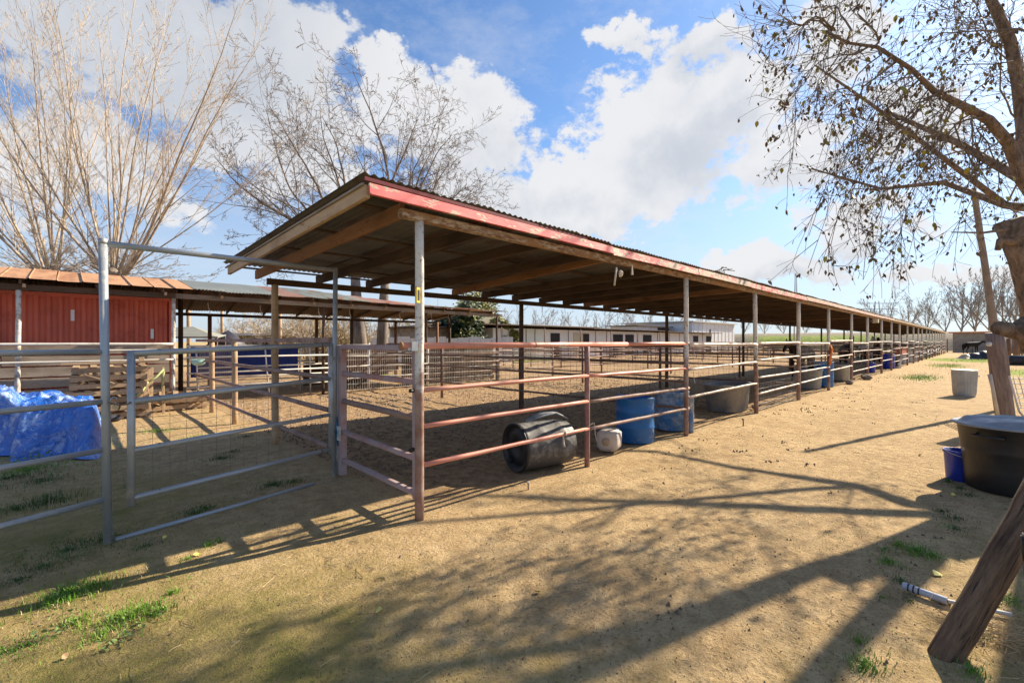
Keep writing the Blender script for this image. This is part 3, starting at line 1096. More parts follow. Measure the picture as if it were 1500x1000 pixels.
pl = thing('padlock', 'padlock hanging from the left gate post where the chain ends', 'padlock', Lp + Vector((.0, -.05, 1.0)))
c = Lp + Vector((.045, -.055, 1.05))
put('padlock_body', MB().box((-.024, -.01, -.02), (.024, .01, .024)), MX['padlock'], pl, local=True, M=Matrix.Translation(c) @ Matrix.Rotation(-.7, 4, 'Z') @ Matrix.Rotation(.35, 4, 'Y'))
put('shackle', MB().path([c + Vector((-.022, .0, .02)), c + Vector((-.035, 0, .055)), c + Vector((-.02, 0, .075)), c + Vector((.0, 0, .07)), c + Vector((.008, 0, .03))], .0045, 6), MP['galv'], pl, smooth=True)
mb = MB()
for i in range(15):
    q = i / 14
    cc = Lp.lerp(gl, q) + Vector((.0, -.04, 1.085 - .02 * math.sin(math.pi * q)))
    pts_ = (pts_ if i else []) + [cc + Vector((0, 0, (i % 2) * .008))]
mb.path(pts_, [.005, .0075] * 7 + [.005], 6)
tag(put('chain', mb, MP['darkrail']), 'rusty chain tying the wire gate to the left frame post', 'chain')
mb = MB()
for i in range(6):
    z = .60 + i * .014
    a = 2 * math.pi
    mb.path([Vector((2.215 + .075 * math.cos(a * q / 12), 5.235 + .06 * math.sin(a * q / 12), z + R.uniform(-.006, .006))) for q in range(13)], .006, 5, False)
mb.path([(2.2, 5.17, .62), (2.19, 5.155, .5), (2.2, 5.16, .35)], [.012, .016, .010], 6)
mb.path([(2.2, 5.17, .62), (2.21, 5.165, .5), (2.205, 5.17, .42)], [.012, .012, .006], 6)
tag(put('blue_twine', mb, MX['bluecord'], smooth=True), 'blue twine wound round the two posts between the gates', 'rope')

# galvanised panel left of the frame
lf = thing('panel_fence', 'galvanised four rail panel left of the tall gate frame', 'fence', (-.4, 4.4, 0))
e = Lp + (Vector((-.34, 4.47, 0)) - Lp) * 2.9
for z, r in ((1.472, .022), (1.09, .0205), (.72, .0195), (.338, .0205)):
    pipe('rail', e + Vector((0, 0, z)), Lp + Vector((-.03, 0, z)), r, MP['galv'] if z != .72 else MP['galvrust'], lf, 14)
pipe('post', e + Vector((0, 0, -.1)), e + Vector((0, 0, 1.5)), .033, MP['galv'], lf, 12)

# ------------------------------------------------------------------ second shelter behind the first pen, on the left
s2 = thing('back_shelter', 'low gabled shelter with tan orange and pale corrugated sheets behind the gates', 'shelter', (-8, 13.7, 0))
EY, RYg, EB = 13.35, 15.6, 18.3
X0, X1 = -9.0, 12.6


def ridge_z(x):
    return 3.24 - .0 * x if x < 5 else 3.24 - (x - 5) * .055


def eave_z(x):
    return 2.80 - max(0, x - 2) * .006


for i, x in enumerate((-7.4, -4.1, -.80, 1.75, 5.36, 8.95, 12.3)):
    pipe('post', (x, 13.62, -.1), (x + .02, 13.62, 2.62), .045 if x < 2 else .045, MP['wpost'] if x < 2 else MW['dark'] if x > 5 else MP['brownrail'], s2, 12, .95, .004)
for x in (-4, 3.3, 6.8, 10.2, 12.4):
    pipe('back_post', (x, 17.9, -.1), (x, 17.9, 2.45), .06, MW['brown'], s2, 10)
for x in (2.2, 7.2, 11.5):
    pipe('middle_post', (x, 15.7, -.1), (x, 15.7, 3.0), .06, MW['dark'], s2, 10)
for a, b in ((X0, -3.4), (-3.4, 1.8), (1.8, 6.4), (6.4, 10.2), (10.2, X1)):
    beam('eave_beam', (a, 13.60, 2.655 - max(0, a - 2) * .006), (b - .01, 13.60, 2.655 - max(0, b - 2) * .006), .05, .12, MW['grey'] if a > 1 else MW['dark'], s2)
    beam('rear_beam', (a, 17.9, 2.43), (b - .01, 17.9, 2.43), .05, .10, MW['dark'], s2)
    beam('ridge_beam', (a, RYg, ridge_z(a) - .12), (b - .01, RYg, ridge_z(b) - .12), .05, .12, MW['dark'], s2)
x = X0 + .2
while x < X1:
    beam('rafter', (x, 13.42, eave_z(x) - .055), (x, RYg, ridge_z(x) - .085), .04, .09, MW['dark'], s2)
    beam('rafter', (x, RYg, ridge_z(x) - .085), (x, 18.2, 2.53), .04, .09, MW['dark'], s2)
    beam('tie', (x + .05, 13.45, eave_z(x) - .12), (x + .05, 14.0, eave_z(x) - .13), .05, .07, MW['tan'], s2)
    x += 1.15


def seam_sheet(w, L, seed):
    rr = random.Random(seed)
    mb = MB()
    prof = [(0, 0), (.012, .022), (.02, .022), (.03, 0), (w * .5, rr.uniform(-.006, .004)), (w, 0)]
    ny = 5
    for s in (0, 1):
        for j in range(ny):
            for x_, z_ in prof:
                mb.v.append((x_, L * j / (ny - 1) + (rr.uniform(-.03, .0) if j == 0 and False else 0), z_ + rr.uniform(-.003, .003) - .002 * s))
    k = len(prof)
    for j in range(ny - 1):
        for i in range(k - 1):
            q = (j * k + i, j * k + i + 1, (j + 1) * k + i + 1, (j + 1) * k + i)
            mb.f.append(q)
            mb.f.append(tuple(ny * k + w_ for w_ in reversed(q)))
    for i in range(k - 1):
        mb.f.append((i + 1, i, ny * k + i, ny * k + i + 1))
    me = mb.mesh('roof_sheet', False)
    me.materials.append(MC['orange'])
    return me


SEAM = [seam_sheet(.40, 2.38, s) for s in range(3)]
COR2 = [corr_sheet(.69, 2.40, .0767, .011, 20 + s, m, 4, .02) for s in range(2) for m in (MC['grey'], MC['grey'], MC['rusty'])]
CORB = [corr_sheet(.69, 2.80, .0767, .010, 40 + s, MC['under'], 3, .02) for s in range(2)]
x = X0
k = 0
while x < X1 - .3:
    z0, z1 = eave_z(x), ridge_z(x)
    sl = math.atan2(z1 - z0, RYg - EY)
    if x < 1.75:
        me, st = SEAM[k % 3], .398
    else:
        me = COR2[R.choice((0, 1, 3, 4)) if x < 6 and R.random() < .8 else R.choice((2, 5, 5, 0))]
        st = .655
    M = Matrix.Translation((x, EY + R.uniform(-.03, .03), z0 + .01 + (k % 2) * .006)) @ Matrix.Rotation(sl, 4, 'X') @ Matrix.Rotation(R.uniform(-.01, .01), 4, 'Z')
    link(bpy.data.objects.new('roof_sheet', me), M, s2)
    x += st
    k += 1
x = X0
while x < X1 - .3:
    z1 = ridge_z(x)
    sl = math.atan2(2.60 - z1, 18.3 - RYg)
    M = Matrix.Translation((x, RYg + .01, z1)) @ Matrix.Rotation(sl, 4, 'X')
    link(bpy.data.objects.new('rear_roof_sheet', CORB[k % 2]), M, s2)
    x += .655
    k += 1
for i in range(7):
    x = 2.6 + i * 1.3 + R.uniform(-.3, .3)
    a = Vector((x, 13.9, 2.55))
    tag(put('hanging_wire', MB().path([a, a + Vector((.01, 0, -.12)), a + Vector((.05, .02, -.22)), a + Vector((.03, 0, -.3))], .008, 4), MP['whitewire']),
        '%s wire end hanging below the low back shelter, from the left' % ORD[i], 'wire', 'wire ends under the back shelter')

# red steel container
rc = thing('shipping_container', 'red corrugated steel container standing under the low shelter', 'container', (-2, 14.4, 0))
mb = MB()
xx = -6.2
pr_ = [(0, 0), (.06, 0), (.10, .05), (.15, .05), (.19, 0)]
pts = []
while xx < 1.60:
    for a, b in pr_[:-1]:
        pts.append((xx + a, 14.45 - b + .05))
    xx += .19
xe = xx
pts.append((xe, 14.50))
for (xa, ya), (xb, yb) in zip(pts, pts[1:]):
    mb.face((xa, ya, .1), (xb, yb, .1), (xb, yb, 2.58), (xa, ya, 2.58))
put('side_wall', mb, MX['container'], rc)
put('container_shell', MB().box((-6.2, 14.504, .05), (xe, 16.9, 2.60)), MX['container'], rc)
put('top_rail', MB().box((-6.25, 14.42, 2.56), (xe + .03, 14.52, 2.64)), MX['container'], rc)
put('corner_post', MB().box((xe, 14.40, .02), (xe + .12, 14.54, 2.60)), MX['container'], rc)
put('sticker', MB().box((-.02, 14.40, 2.02), (.04, 14.412, 2.27)), MX['sticker'], rc)
put('sticker', MB().box((1.41, 14.40, 1.62), (1.47, 14.412, 1.86)), MX['sticker'], rc)

# rail and plank fence in front of the container
lf2 = thing('plank_fence', 'weathered horizontal plank fence with pale pipe rails under the red container', 'fence', (-2, 13.8, 0))
for z in (1.50, 1.36, 1.13):
    pipe('rail', (-8, 13.5, z), (1.75, 13.5, z - .01), .03 if z > 1.4 else .02, MP['whiterail'], lf2, 10, 1, .002)
for j, z in enumerate((1.36, 1.13, .90, .67, .44, .21)):
    xx = -8.0
    while xx < 1.5:
        L = R.uniform(1.8, 2.7)
        b = min(1.72, xx + L)
        beam('plank', (xx, 13.78 + R.uniform(-.012, .012), z + R.uniform(-.015, .015)), (b - .015, 13.78, z + R.uniform(-.02, .02)), .03, .2, MW['grey'], lf2)
        xx = b

# pallets and lumber between the tarp and the shelter
def pallet(loc, rz, ry, label, n=5):
    o = thing('pallet', label, 'pallet', loc, None, rz)
    MM = WMX[o.name] @ Matrix.Rotation(ry, 4, 'X')
    T = lambda v: MM @ Vector(v)
    for yy in (0, .5, 1.0):
        beam('runner', T((0, yy, .06)), T((1.15, yy, .06)), .05, .09, MW['pallet'], o)
    for i in range(n):
        beam('deck_board', T((.06 + i * 1.03 / (n - 1), -.02, .118)), T((.06 + i * 1.03 / (n - 1), 1.04, .118)), .10, .018, MW['pallet'], o)
    for xx in (.06, .57, 1.09):
        beam('bottom_board', T((xx, -.02, .004)), T((xx, 1.04, .004)), .10, .018, MW['pallet'], o)
    return o


names_ = ['at the very bottom of the stack', 'second from the ground', 'third from the ground', 'in the middle of the stack', 'third from the top', 'second from the top', 'on top of the stack']
for i in range(7):
    pallet((-.06 + R.uniform(-.05, .05), 12.0 + R.uniform(-.04, .06), .015 + .152 * i), R.uniform(-.05, .05), 0, 'wooden pallet %s beside the plank fence' % names_[i])
pallet((1.12, 12.5, .02), .1, 0, 'low wooden pallet right of the pallet stack, underneath another')
pallet((1.1, 12.6, .175), -.12, .06, 'crooked wooden pallet right of the pallet stack, lying on another')
for i, (a, b, w, h, lb) in enumerate((
        ((-.15, 11.95, 1.12), (1.3, 11.9, 1.15), .14, .04, 'long pale board lying flat across the top of the pallet stack'),
        ((1.15, 12.0, .0), (1.05, 12.3, 1.22), .09, .04, 'slanted board standing at the right end of the pallet stack'),
        ((1.42, 12.3, .0), (1.42, 12.4, 1.0), .05, .04, 'thin upright stake with pale top right of the pallets'),
        ((.1, 11.95, .95), (.6, 11.9, .72), .06, .03, 'board leaning diagonally on the pallet stack'),
        ((1.2, 13.0, .0), (1.25, 13.4, .95), .22, .03, 'wide short board leaning on the plank fence beside the corner post'))):
    tag(beam('loose_board', a, b, w, h, MW['pallet'] if i != 4 else MW['tan']), lb, 'board')
mb = MB()
for a, b in (((1.43, 12.33, .95), (1.15, 12.2, .7)), ((1.15, 12.2, .7), (.95, 11.93, .45)), ((1.43, 12.33, .9), (1.4, 12.3, .55))):
    a, b = Vector(a), Vector(b)
    mb.path([a, a.lerp(b, .5) + Vector((0, 0, -.04)), b], .02, 5)
tag(put('rope', mb, MX['greenrope'], smooth=True), 'pale green rope draped from the thin stake over the pallets', 'rope')

# blue tarp over a pile
def tarp(nx=200, ny=90):
    mb = MB()
    for j in range(ny + 1):
        for i in range(nx + 1):
            u, v = i / nx, j / ny
            de = 6.1 + 1.5 * v
            la = de * (-1.62 + .728 * u)
            e = min(sm(1.0, .96, u), sm(-.02, .16, v), sm(1.02, .9, v))
            top = .80 - .17 * sm(.70, .74, u) + .03 * math.sin(u * 23 + v * 3)
            z = e * top
            p = W(la, de)
            q = Vector((p.x * 2.2, p.y * 2.2, 1.3))
            z += (.12 * noise.turbulence(q, 4, True) + .09 * abs(noise.noise(q * 2.7)) + .03 * abs(noise.noise(q * 7))) * (.25 + .75 * e) - .03
            x = p.x + .10 * noise.noise(q * 1.1 + Vector((5, 0, 0))) + .035 * noise.noise(q * 4)
            y = p.y + .10 * noise.noise(q * 1.1 + Vector((0, 7, 0))) + .035 * noise.noise(q * 4 + Vector((3, 3, 3)))
            k = .22 * (1 - sm(0, .25, v)) * (.5 + .5 * math.sin(u * 34))
            mb.v.append((x - k * CX, y - k * CY, max(.006, z)))
    for j in range(ny):
        for i in range(nx):
            a = j * (nx + 1) + i
            mb.f.append((a, a + 1, a + nx + 2, a + nx + 1))
    return mb


tb = tarp()
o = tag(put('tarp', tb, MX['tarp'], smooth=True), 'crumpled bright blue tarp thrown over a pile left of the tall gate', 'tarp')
tg = WMX[o.name].translation
tag(put('dark_bundle', MB().lathe([(.0, 0), (.25, .02), (.3, .12), (.22, .25), (.0, .3)], 14, Matrix.Translation(W(-7.8, 8.8)) @ Matrix.Scale(.5, 4), 1.4), MX['tarpblack'], smooth=True), 'low dark bundle on the ground between tarp and pallets', 'bundle')

# blue sheet and junk inside the far left pen
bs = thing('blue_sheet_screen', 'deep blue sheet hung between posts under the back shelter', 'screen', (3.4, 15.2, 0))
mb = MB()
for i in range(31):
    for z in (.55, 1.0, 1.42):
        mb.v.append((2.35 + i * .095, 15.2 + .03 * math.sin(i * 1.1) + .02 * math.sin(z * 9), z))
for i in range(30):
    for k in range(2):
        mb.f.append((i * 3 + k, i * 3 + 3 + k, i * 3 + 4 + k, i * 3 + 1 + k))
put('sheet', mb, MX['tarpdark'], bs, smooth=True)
pipe('screen_post', (2.3, 15.2, -.05), (2.3, 15.2, 1.5), .03, MP['whiterail'], bs, 8)
pipe('screen_post', (5.25, 15.2, -.05), (5.25, 15.2, 1.5), .03, MP['whiterail'], bs, 8)
pf = thing('white_pipe_panel', 'white pipe corral panel leaning inside the pen in front of the blue sheet', 'panel', (3.6, 13.9, 0))
for z in (.3, .58, .86, 1.14, 1.4):
    pipe('panel_rail', (2.3, 14.1, z), (5.9, 13.9, z + .02), .022, MP['whiterail'], pf, 8)
for x, dx in ((2.3, .05), (3.9, .1), (5.1, .02), (5.9, 0)):
    pipe('panel_upright', (x + dx, 13.9 + (5.9 - x) * .05, .0), (x, 13.93 + (5.9 - x) * .05, 1.45), .022, MP['whiterail'], pf, 8)
bw = thing('feed_bowl', 'pale green feed bowl hung on the brown rails near the white corner post', 'bowl', (2.1, 12.6, .95))
put('bowl_body', MB().lathe([(.02, 0), (.08, .015), (.13, .06), (.15, .14), (.145, .142), (.12, .065), (.07, .03)], 20, Matrix.Translation((2.05, 12.3, 1.0)), caps=False), MX['bowl'], bw, smooth=True)
put('bowl_rim', MB().path([(2.05 + .15 * math.cos(a * .5236), 12.3 + .15 * math.sin(a * .5236), 1.14) for a in range(13)], .009, 6, False), MX['bowl'], bw)

# brown plank bunk behind the mesh
bk = thing('wooden_bunk', 'large brown plank feed bunk behind the wire mesh of the open runs', 'feed bunk', (10.5, 14.3, 0))
put('backing', MB().box((8.5, 14.2, .05), (12.55, 14.5, 1.2)), MW['dark'], bk)
for i in range(7):
    z = .16 + i * .175
    beam('plank', (8.2 + .1 * i, 14.1 - .02 * i, z), (12.9 - .12 * abs(i - 2.5) * 1.2, 14.05 - .02 * i, z + .02 * (i - 2)), .04, .13, MW['bunk'], bk)
for x in (8.6, 10.1, 11.6, 12.5):
    beam('stud', (x, 14.16, 0), (x, 14.14, 1.2), .09, .05, MW['bunk'], bk)
for i in range(3):
    beam('sloping_plank', (5.9, 14.9 + .05 * i, .3 + .3 * i), (8.4, 14.6, .75 + .22 * i), .04, .42, MW['brown'], bk)
ln = thing('lean_plank_bin', 'dark plank bin under the right end of the back shelter', 'bin', (6.6, 16.2, 0))
for i in range(4):
    beam('plank', (5.6, 15.9, .15 + .2 * i), (8.0, 15.9, .15 + .2 * i), .04, .18, MW['dark'], ln)

# ------------------------------------------------------------------ far buildings
def box_part(name, lo, hi, m, par):
    return put(name, MB().box(lo, hi), m, par)


st = thing('stable_row', 'long low white stable row with dark door openings beyond the pens', 'stable', (40, 27, 0))
SY = 27.0
box_part('wall', (24, SY, 0), (66, SY + 5, 2.62), MX['white'], st)
R2 = random.Random(3)
for px, w in ((813, 13), (858, 9), (905, 14), (922, 12), (948, 12), (1019, 7), (1038, 7)):
    xa, xb = XonY(px - w / 2, SY), XonY(px + w / 2, SY)
    box_part('doorway', (xa, SY - .06, .05), (xb, SY - .003, 2.3), MX['door'], st)
for px in (735, 770, 783, 832, 872, 888, 934, 963, 980, 995, 1008, 1029, 1046):
    xa = XonY(px, SY)
    box_part('batten', (xa, SY - .035, .02), (xa + .09, SY - .003, 2.6), MW['grey'], st)
box_part('cream_panel', (XonY(840, SY), SY - .055, .1), (XonY(862, SY), SY - .004, 2.35), MX['cream'], st)
mb = MB()
for x0_, x1_, z_ in ((20.5, 37, 2.84), (36, 51, 2.76), (50.5, 67, 2.68)):
    M_ = Matrix.Translation((0, 0, 0))
    box_part('roof', (x0_, SY - 1.1, z_), (x1_, SY + 5.4, z_ + .07), MX['stableroof'], st)
box_part('white_roof', (27, SY - .9, 2.90), (36, SY + 2.0, 2.96), MX['whiteroof'], st)
for x in (24, 29, 34, 39, 44, 49):
    pipe('porch_post', (x, SY - 1.0, 0), (x, SY - 1.0, 2.72), .05, MP['darkrail'], st, 6)
ts = thing('tack_room', 'small dull grey shed with a dark window left of the white stables', 'shed', (21, 27, 0))
box_part('wall', (17.2, 27.4, 0), (22.4, 31, 2.5), MW['grey'], ts)
box_part('roof', (16.6, 26.7, 2.52), (23, 31.4, 2.62), MX['stableroof'], ts)
w_ = box_part('window', (20.0, 27.33, 1.0), (21.9, 27.397, 2.35), MX['door'], ts)
for q in (20.15, 20.75, 21.35):
    box_part('pane', (q, 27.31, 2.0), (q + .42, 27.329, 2.22), MX['whiteroof'], ts)
box_part('upper_wall', (22.0, 29, 2.65), (26, 32, 3.6), MX['cream'], ts)
bb = thing('white_barn', 'tall white metal barn at the right end of the stable row', 'barn', (78, 31, 0))
box_part('wall', (64, 29, 0), (80, 40, 4.35), MX['white'], bb)
box_part('roof', (63.5, 28.6, 4.36), (80.5, 40.5, 4.5), MX['whiteroof'], bb)
for i in range(11):
    box_part('wall_rib', (64.6 + i * 1.45, 28.95, .02), (64.72 + i * 1.45, 28.998, 4.3), MX['sticker'], bb)
box_part('door_opening', (70, 28.93, .05), (70.4, 28.995, 3.4), MX['door'], bb)
lb = thing('low_barn_lean_to', 'dark fronted lean-to against the left of the white barn', 'shed', (58, 30, 0))
box_part('wall', (54, 32.2, 0), (63.4, 36, 3.6), MX['white'], lb)
box_part('dark_opening', (60, 32.1, 2.0), (63.2, 32.19, 3.5), MX['door'], lb)
box_part('roof', (53.5, 31.6, 3.62), (63.6, 36.5, 3.72), MX['stableroof'], lb)
# canopies and low roofs seen under the back shelter
tn = thing('canvas_canopy', 'olive grey peaked canvas canopy far behind the white post', 'canopy', (1.5, 30, 0))
cpt = P(282, 478, 26)
e1, e2, e3, e4 = P(232, 494, 24), P(318, 494, 24), P(330, 491, 29), P(240, 491, 29)
r1 = P(250, 480, 26.5)
mb = MB()
mb.face(e1, e2, cpt, r1)
mb.face(e2, e3, cpt)
mb.face(e3, e4, r1, cpt)
mb.face(e4, e1, r1)
put('canvas_roof', mb, MX['canvas'], tn)
for e_ in (e1, e2, e3, e4):
    pipe('leg', (e_.x, e_.y, 0), e_, .03, MP['darkrail'], tn, 6)
put('valance', MB().path([e1, e2, e3], .05, 4), MX['canvas'], tn)
car = thing('covered_trailer', 'dark covered trailer beside the canvas canopy', 'trailer', (3, 30, 0))
a, b = P(318, 500, 30), P(350, 500, 30)
put('cover', MB().path([(a.x, a.y, .7), (a.x * .5 + b.x * .5, a.y * .5 + b.y * .5, 1.2), (b.x, b.y, .7)], [.9, 1.1, .8], 10), MX['tarpblack'], car, smooth=True)
for q in (.3, .7):
    c = a.lerp(b, q)
    put('wheel', MB().path([(c.x - .1, c.y - .9, .35), (c.x + .1, c.y - .9, .35)], .35, 12), MX['rubber'], car)
hs = thing('low_house', 'low cream house with flat pale roof far behind the back shelter', 'house', (9, 40, 0))
a, b = P(338, 500, 42), P(402, 500, 42)
dx = (b - a).normalized()
nrm = Vector((-dx.y, dx.x, 0))
def slab(name, a, b, z0, z1, th, m, par, off=0.0):
    mb = MB()
    d = (b - a).normalized()
    n = Vector((-d.y, d.x, 0))
    p = [a + n * off, b + n * off, b + n * (off + th), a + n * (off + th)]
    base = len(mb.v)
    mb.v += [(q.x, q.y, z0) for q in p] + [(q.x, q.y, z1) for q in p]
    mb.f += [(0, 1, 5, 4), (1, 2, 6, 5), (2, 3, 7, 6), (3, 0, 4, 7), (4, 5, 6, 7), (3, 2, 1, 0)]
    return put(name, mb, m, par)


a.z = b.z = 0
slab('wall', a, b, 0, 2.05, 6, MX['cream'], hs)
slab('roof', a - dx * .8, b + dx * .8, 2.08, 2.3, 7.5, MX['whiteroof'], hs, -.8)
for q in (.2, .5, .72):
    slab('window', a.lerp(b, q), a.lerp(b, q + .13), 1.0, 1.85, .05, MX['door'], hs, -.06)
wf = thing('white_sheet_fence', 'low pale sheet fence beyond the mesh, below the dark evergreen', 'fence', (15, 22, 0))
a, b = P(545, 500, 27), P(752, 500, 30)
a.z = b.z = 0
for i in range(12):
    slab('sheet_panel', a.lerp(b, i / 12), a.lerp(b, (i + .97) / 12), .2, 1.75 + .05 * (i % 3), .03, MX['whiteroof'], wf, .02 * (i % 2))
# far right end
rw = thing('far_barn_wall', 'long low weathered barn closing the lane behind the black horse', 'barn', (88, 0, 0))
slab('wall', Vector((92, -16, 0)), Vector((91, 3.0, 0)), .0, 2.75, .1, m_wood('pale_weathered_boards', (.34, .29, .22), (.44, .38, .30), (.27, .23, .18)), rw)
slab('roof', Vector((91.8, -16.5, 0)), Vector((90.8, 3.4, 0)), 2.78, 2.9, 3.5, MX['terracotta'], rw, -3.2)
for i in range(5):
    pipe('rail', (89.5, -14, .5 + .3 * i), (89.2, 4, .5 + .3 * i), .03, MP['brownrail'], rw, 6)
for i in range(8):
    pipe('post', (89.5, -14 + 2.5 * i, 0), (89.5, -14 + 2.5 * i, 1.9), .06, MP['darkrail'], rw, 6)
cov = thing('reddish_canopy_frame', 'low reddish post frame with pale cloth at the right edge far away', 'frame', (33, -2.5, 0))
for px, d in ((1478, 33), (1489, 31), (1509, 32), (1470, 38)):
    a = P(px, 500, d)
    pipe('post', (a.x, a.y, 0), (a.x + .1, a.y, 1.75), .13, MW['brown'], cov, 8)
a, b = P(1466, 489, 32), P(1520, 487, 30)
beam('crossbar', a, b, .12, .12, MW['brown'], cov)
a, b = P(1464, 500, 34), P(1477, 500, 34)
a.z = b.z = 0
slab('pale_cloth', a, b, .4, 1.9, .05, MX['whiteroof'], cov)
a, b = P(1485, 500, 36), P(1520, 500, 36)
a.z = b.z = 0
for i in range(9):
    slab('fence_slat', a.lerp(b, i / 9), a.lerp(b, (i + .6) / 9), .1, 1.15, .05, MW['brown'], cov)
# utility towers
for n_, px, top, d, lb in ((0, 1166, 400, 75, 'thin lattice mast rising above the roof line in the middle distance'), (1, 1285, 441, 160, 'faint lattice pylon far beyond the end of the shelter roof')):
    b = P(px, 500, d)
    h = H + (500 - top) / F * d
    tw = thing('lattice_mast', lb, 'mast', (b.x, b.y, 0))
    w = .28 if n_ == 0 else 1.6
    for sx in (-1, 1):
        for sy in (-1, 1):
            pipe('leg', (b.x + sx * w, b.y + sy * w, 0), (b.x + sx * w * .3, b.y + sy * w * .3, h), .05 if n_ == 0 else .1, MP['galv'], tw, 4)
    mb = MB()
    K = 16
    for i in range(K):
        f0, f1 = i / K, (i + 1) / K
        w0, w1 = w * (1 - .7 * f0), w * (1 - .7 * f1)
        mb.path([(b.x - w0, b.y - w0, h * f0), (b.x + w1, b.y - w1, h * f1)], .03 if n_ == 0 else .07, 3, False)
        mb.path([(b.x + w0, b.y - w0, h * f0), (b.x - w1, b.y - w1, h * f1)], .03 if n_ == 0 else .07, 3, False)
    if n_:
        for f0 in (.7, .82, .95):
            mb.path([(b.x - 5, b.y + 5, h * f0), (b.x + 5, b.y - 5, h * f0)], .12, 3)
    kind(put('bracing', mb, MP['galv'], tw), 'stuff')
# power poles seen through the back shelter
for i, (px, top, bot, d) in enumerate(((276, 462, 500, 34), (325, 463, 486, 40), (410, 475, 500, 33), (562, 462, 500, 45))):
    b = P(px, 500, d)
    tag(pipe('utility_pole', (b.x, b.y, 0), (b.x, b.y, H + (500 - top + 18) / F * d), .13, MW['tan']), '%s wooden pole far behind the back shelter, from the left' % ORD[i], 'pole', 'far wooden poles')

# ------------------------------------------------------------------ things in and around the pens
# overturned drum in the first pen
ba = thing('lying_drum', 'scuffed grey and black plastic drum lying on its side behind the lower rail', 'drum', (4.3, 3.9, 0))
c0, c1 = Vector((3.80, 3.88, .285)), Vector((4.52, 3.72, .285))
dd = (c1 - c0).normalized()
Mx = Matrix.Translation(c0) @ dd.to_track_quat('Z', 'Y').to_matrix().to_4x4()
LN = (c1 - c0).length
put('drum_body', MB().lathe([(.268, 0), (.285, .02), (.285, .05), (.278, .08), (.283, .22), (.29, .26), (.283, .30), (.283, .5), (.29, .55), (.283, .6), (.275, LN - .1), (.262, LN)], 32, Mx, caps=False),
    m_rust('dusty_grey_drum', (.085, .083, .082), (.26, .25, .23), .5, .72, 2.5, .5), ba, smooth=True)
put('drum_end', MB().lathe([(.0, .035), (.09, .03), (.1, .018), (.15, .03), (.2, .02), (.21, .035), (.255, .03), (.262, -.005), (.283, -.008), (.29, .02)], 32, Mx, caps=False), MX['rubber'], ba, smooth=True)
put('drum_rim', MB().path([Mx @ Vector((.283 * math.cos(a * math.pi / 16), .283 * math.sin(a * math.pi / 16), 0)) for a in range(33)], .012, 6, False), MX['rubber'], ba, smooth=True)
put('bung', MB().lathe([(.0, -.015), (.035, -.012), (.038, .02)], 12, Mx @ Matrix.Translation((.12, -.17, 0))), MX['rubber'], ba)
put('back_end', MB().lathe([(.262, LN), (.2, LN - .02), (0, LN - .02)], 24, Mx, caps=False), MX['rubber'], ba)
mb = MB()
for i in range(4):
    o_ = Vector((0, 0, 0))
    mb.path([c0 + dd * (.18 + .02 * i) + Vector((0, .02 + .03 * i, .29)), c0 + dd * .42 + Vector((0, .03 * i, .34 + .02 * (i % 2))), c0 + dd * .62 + Vector((0, .02 * i, .36)), c0 + dd * .78 + Vector((0, -.02, .28))], [.008, .014, .014, .01], 5, True, False, .5)
kind(tag(put('split_rubber_strips', mb, MX['rubberlid'], smooth=True), 'curled strips of plastic lying on top of the overturned drum', 'plastic strips'), 'stuff')
del bpy.data.objects['split_rubber_strips']['kind']
wr = MB().path([(4.12, 3.36, .46), (4.12, 3.36, .5), (4.14, 3.42, .47), (4.13, 3.4, .35), (4.12, 3.38, .33)], .012, 5)
tag(put('rag_tie', wr, MX['whiterag'], smooth=True), 'dirty white tie knotted round the lowest rail in front of the drum', 'tie')

# white jug / block
jg = thing('white_jug', 'dusty white square plastic jug lying beside the blue half drum', 'jug', (5.45, 3.6, 0))
p = G(901, 662)
Mj = Matrix.Translation((p.x + .04, p.y + .12, .155)) @ Matrix.Rotation(.35, 4, 'Z') @ Matrix.Rotation(math.radians(90), 4, 'Y')
mb = MB()
prof = [(.09, -.17), (.135, -.155), (.15, -.12), (.15, .12), (.135, .155), (.09, .17)]
for r_, z_ in prof:
    for k in range(16):
        q = 2 * math.pi * (k + .5) / 16
        s_ = r_ * (abs(math.cos(q)) ** 6 + abs(math.sin(q)) ** 6) ** (-1 / 6)
        mb.v.append(tuple(Mj @ Vector((s_ * math.cos(q), s_ * math.sin(q), z_))))
for i in range(len(prof) - 1):
    for k in range(16):
        mb.f.append((i * 16 + k, i * 16 + (k + 1) % 16, i * 16 + 16 + (k + 1) % 16, i * 16 + 16 + k))
mb.f.append(tuple(reversed(range(16))))
mb.f.append(tuple(80 + k for k in range(16)))
put('jug_body', mb, MX['whiteplastic'], jg, smooth=True)
put('jug_cap', MB().lathe([(.045, -.168), (.05, -.2), (.04, -.205), (0, -.203)], 16, Mj), m_plain('tan_cap', (.45, .33, .22)), jg, smooth=True)


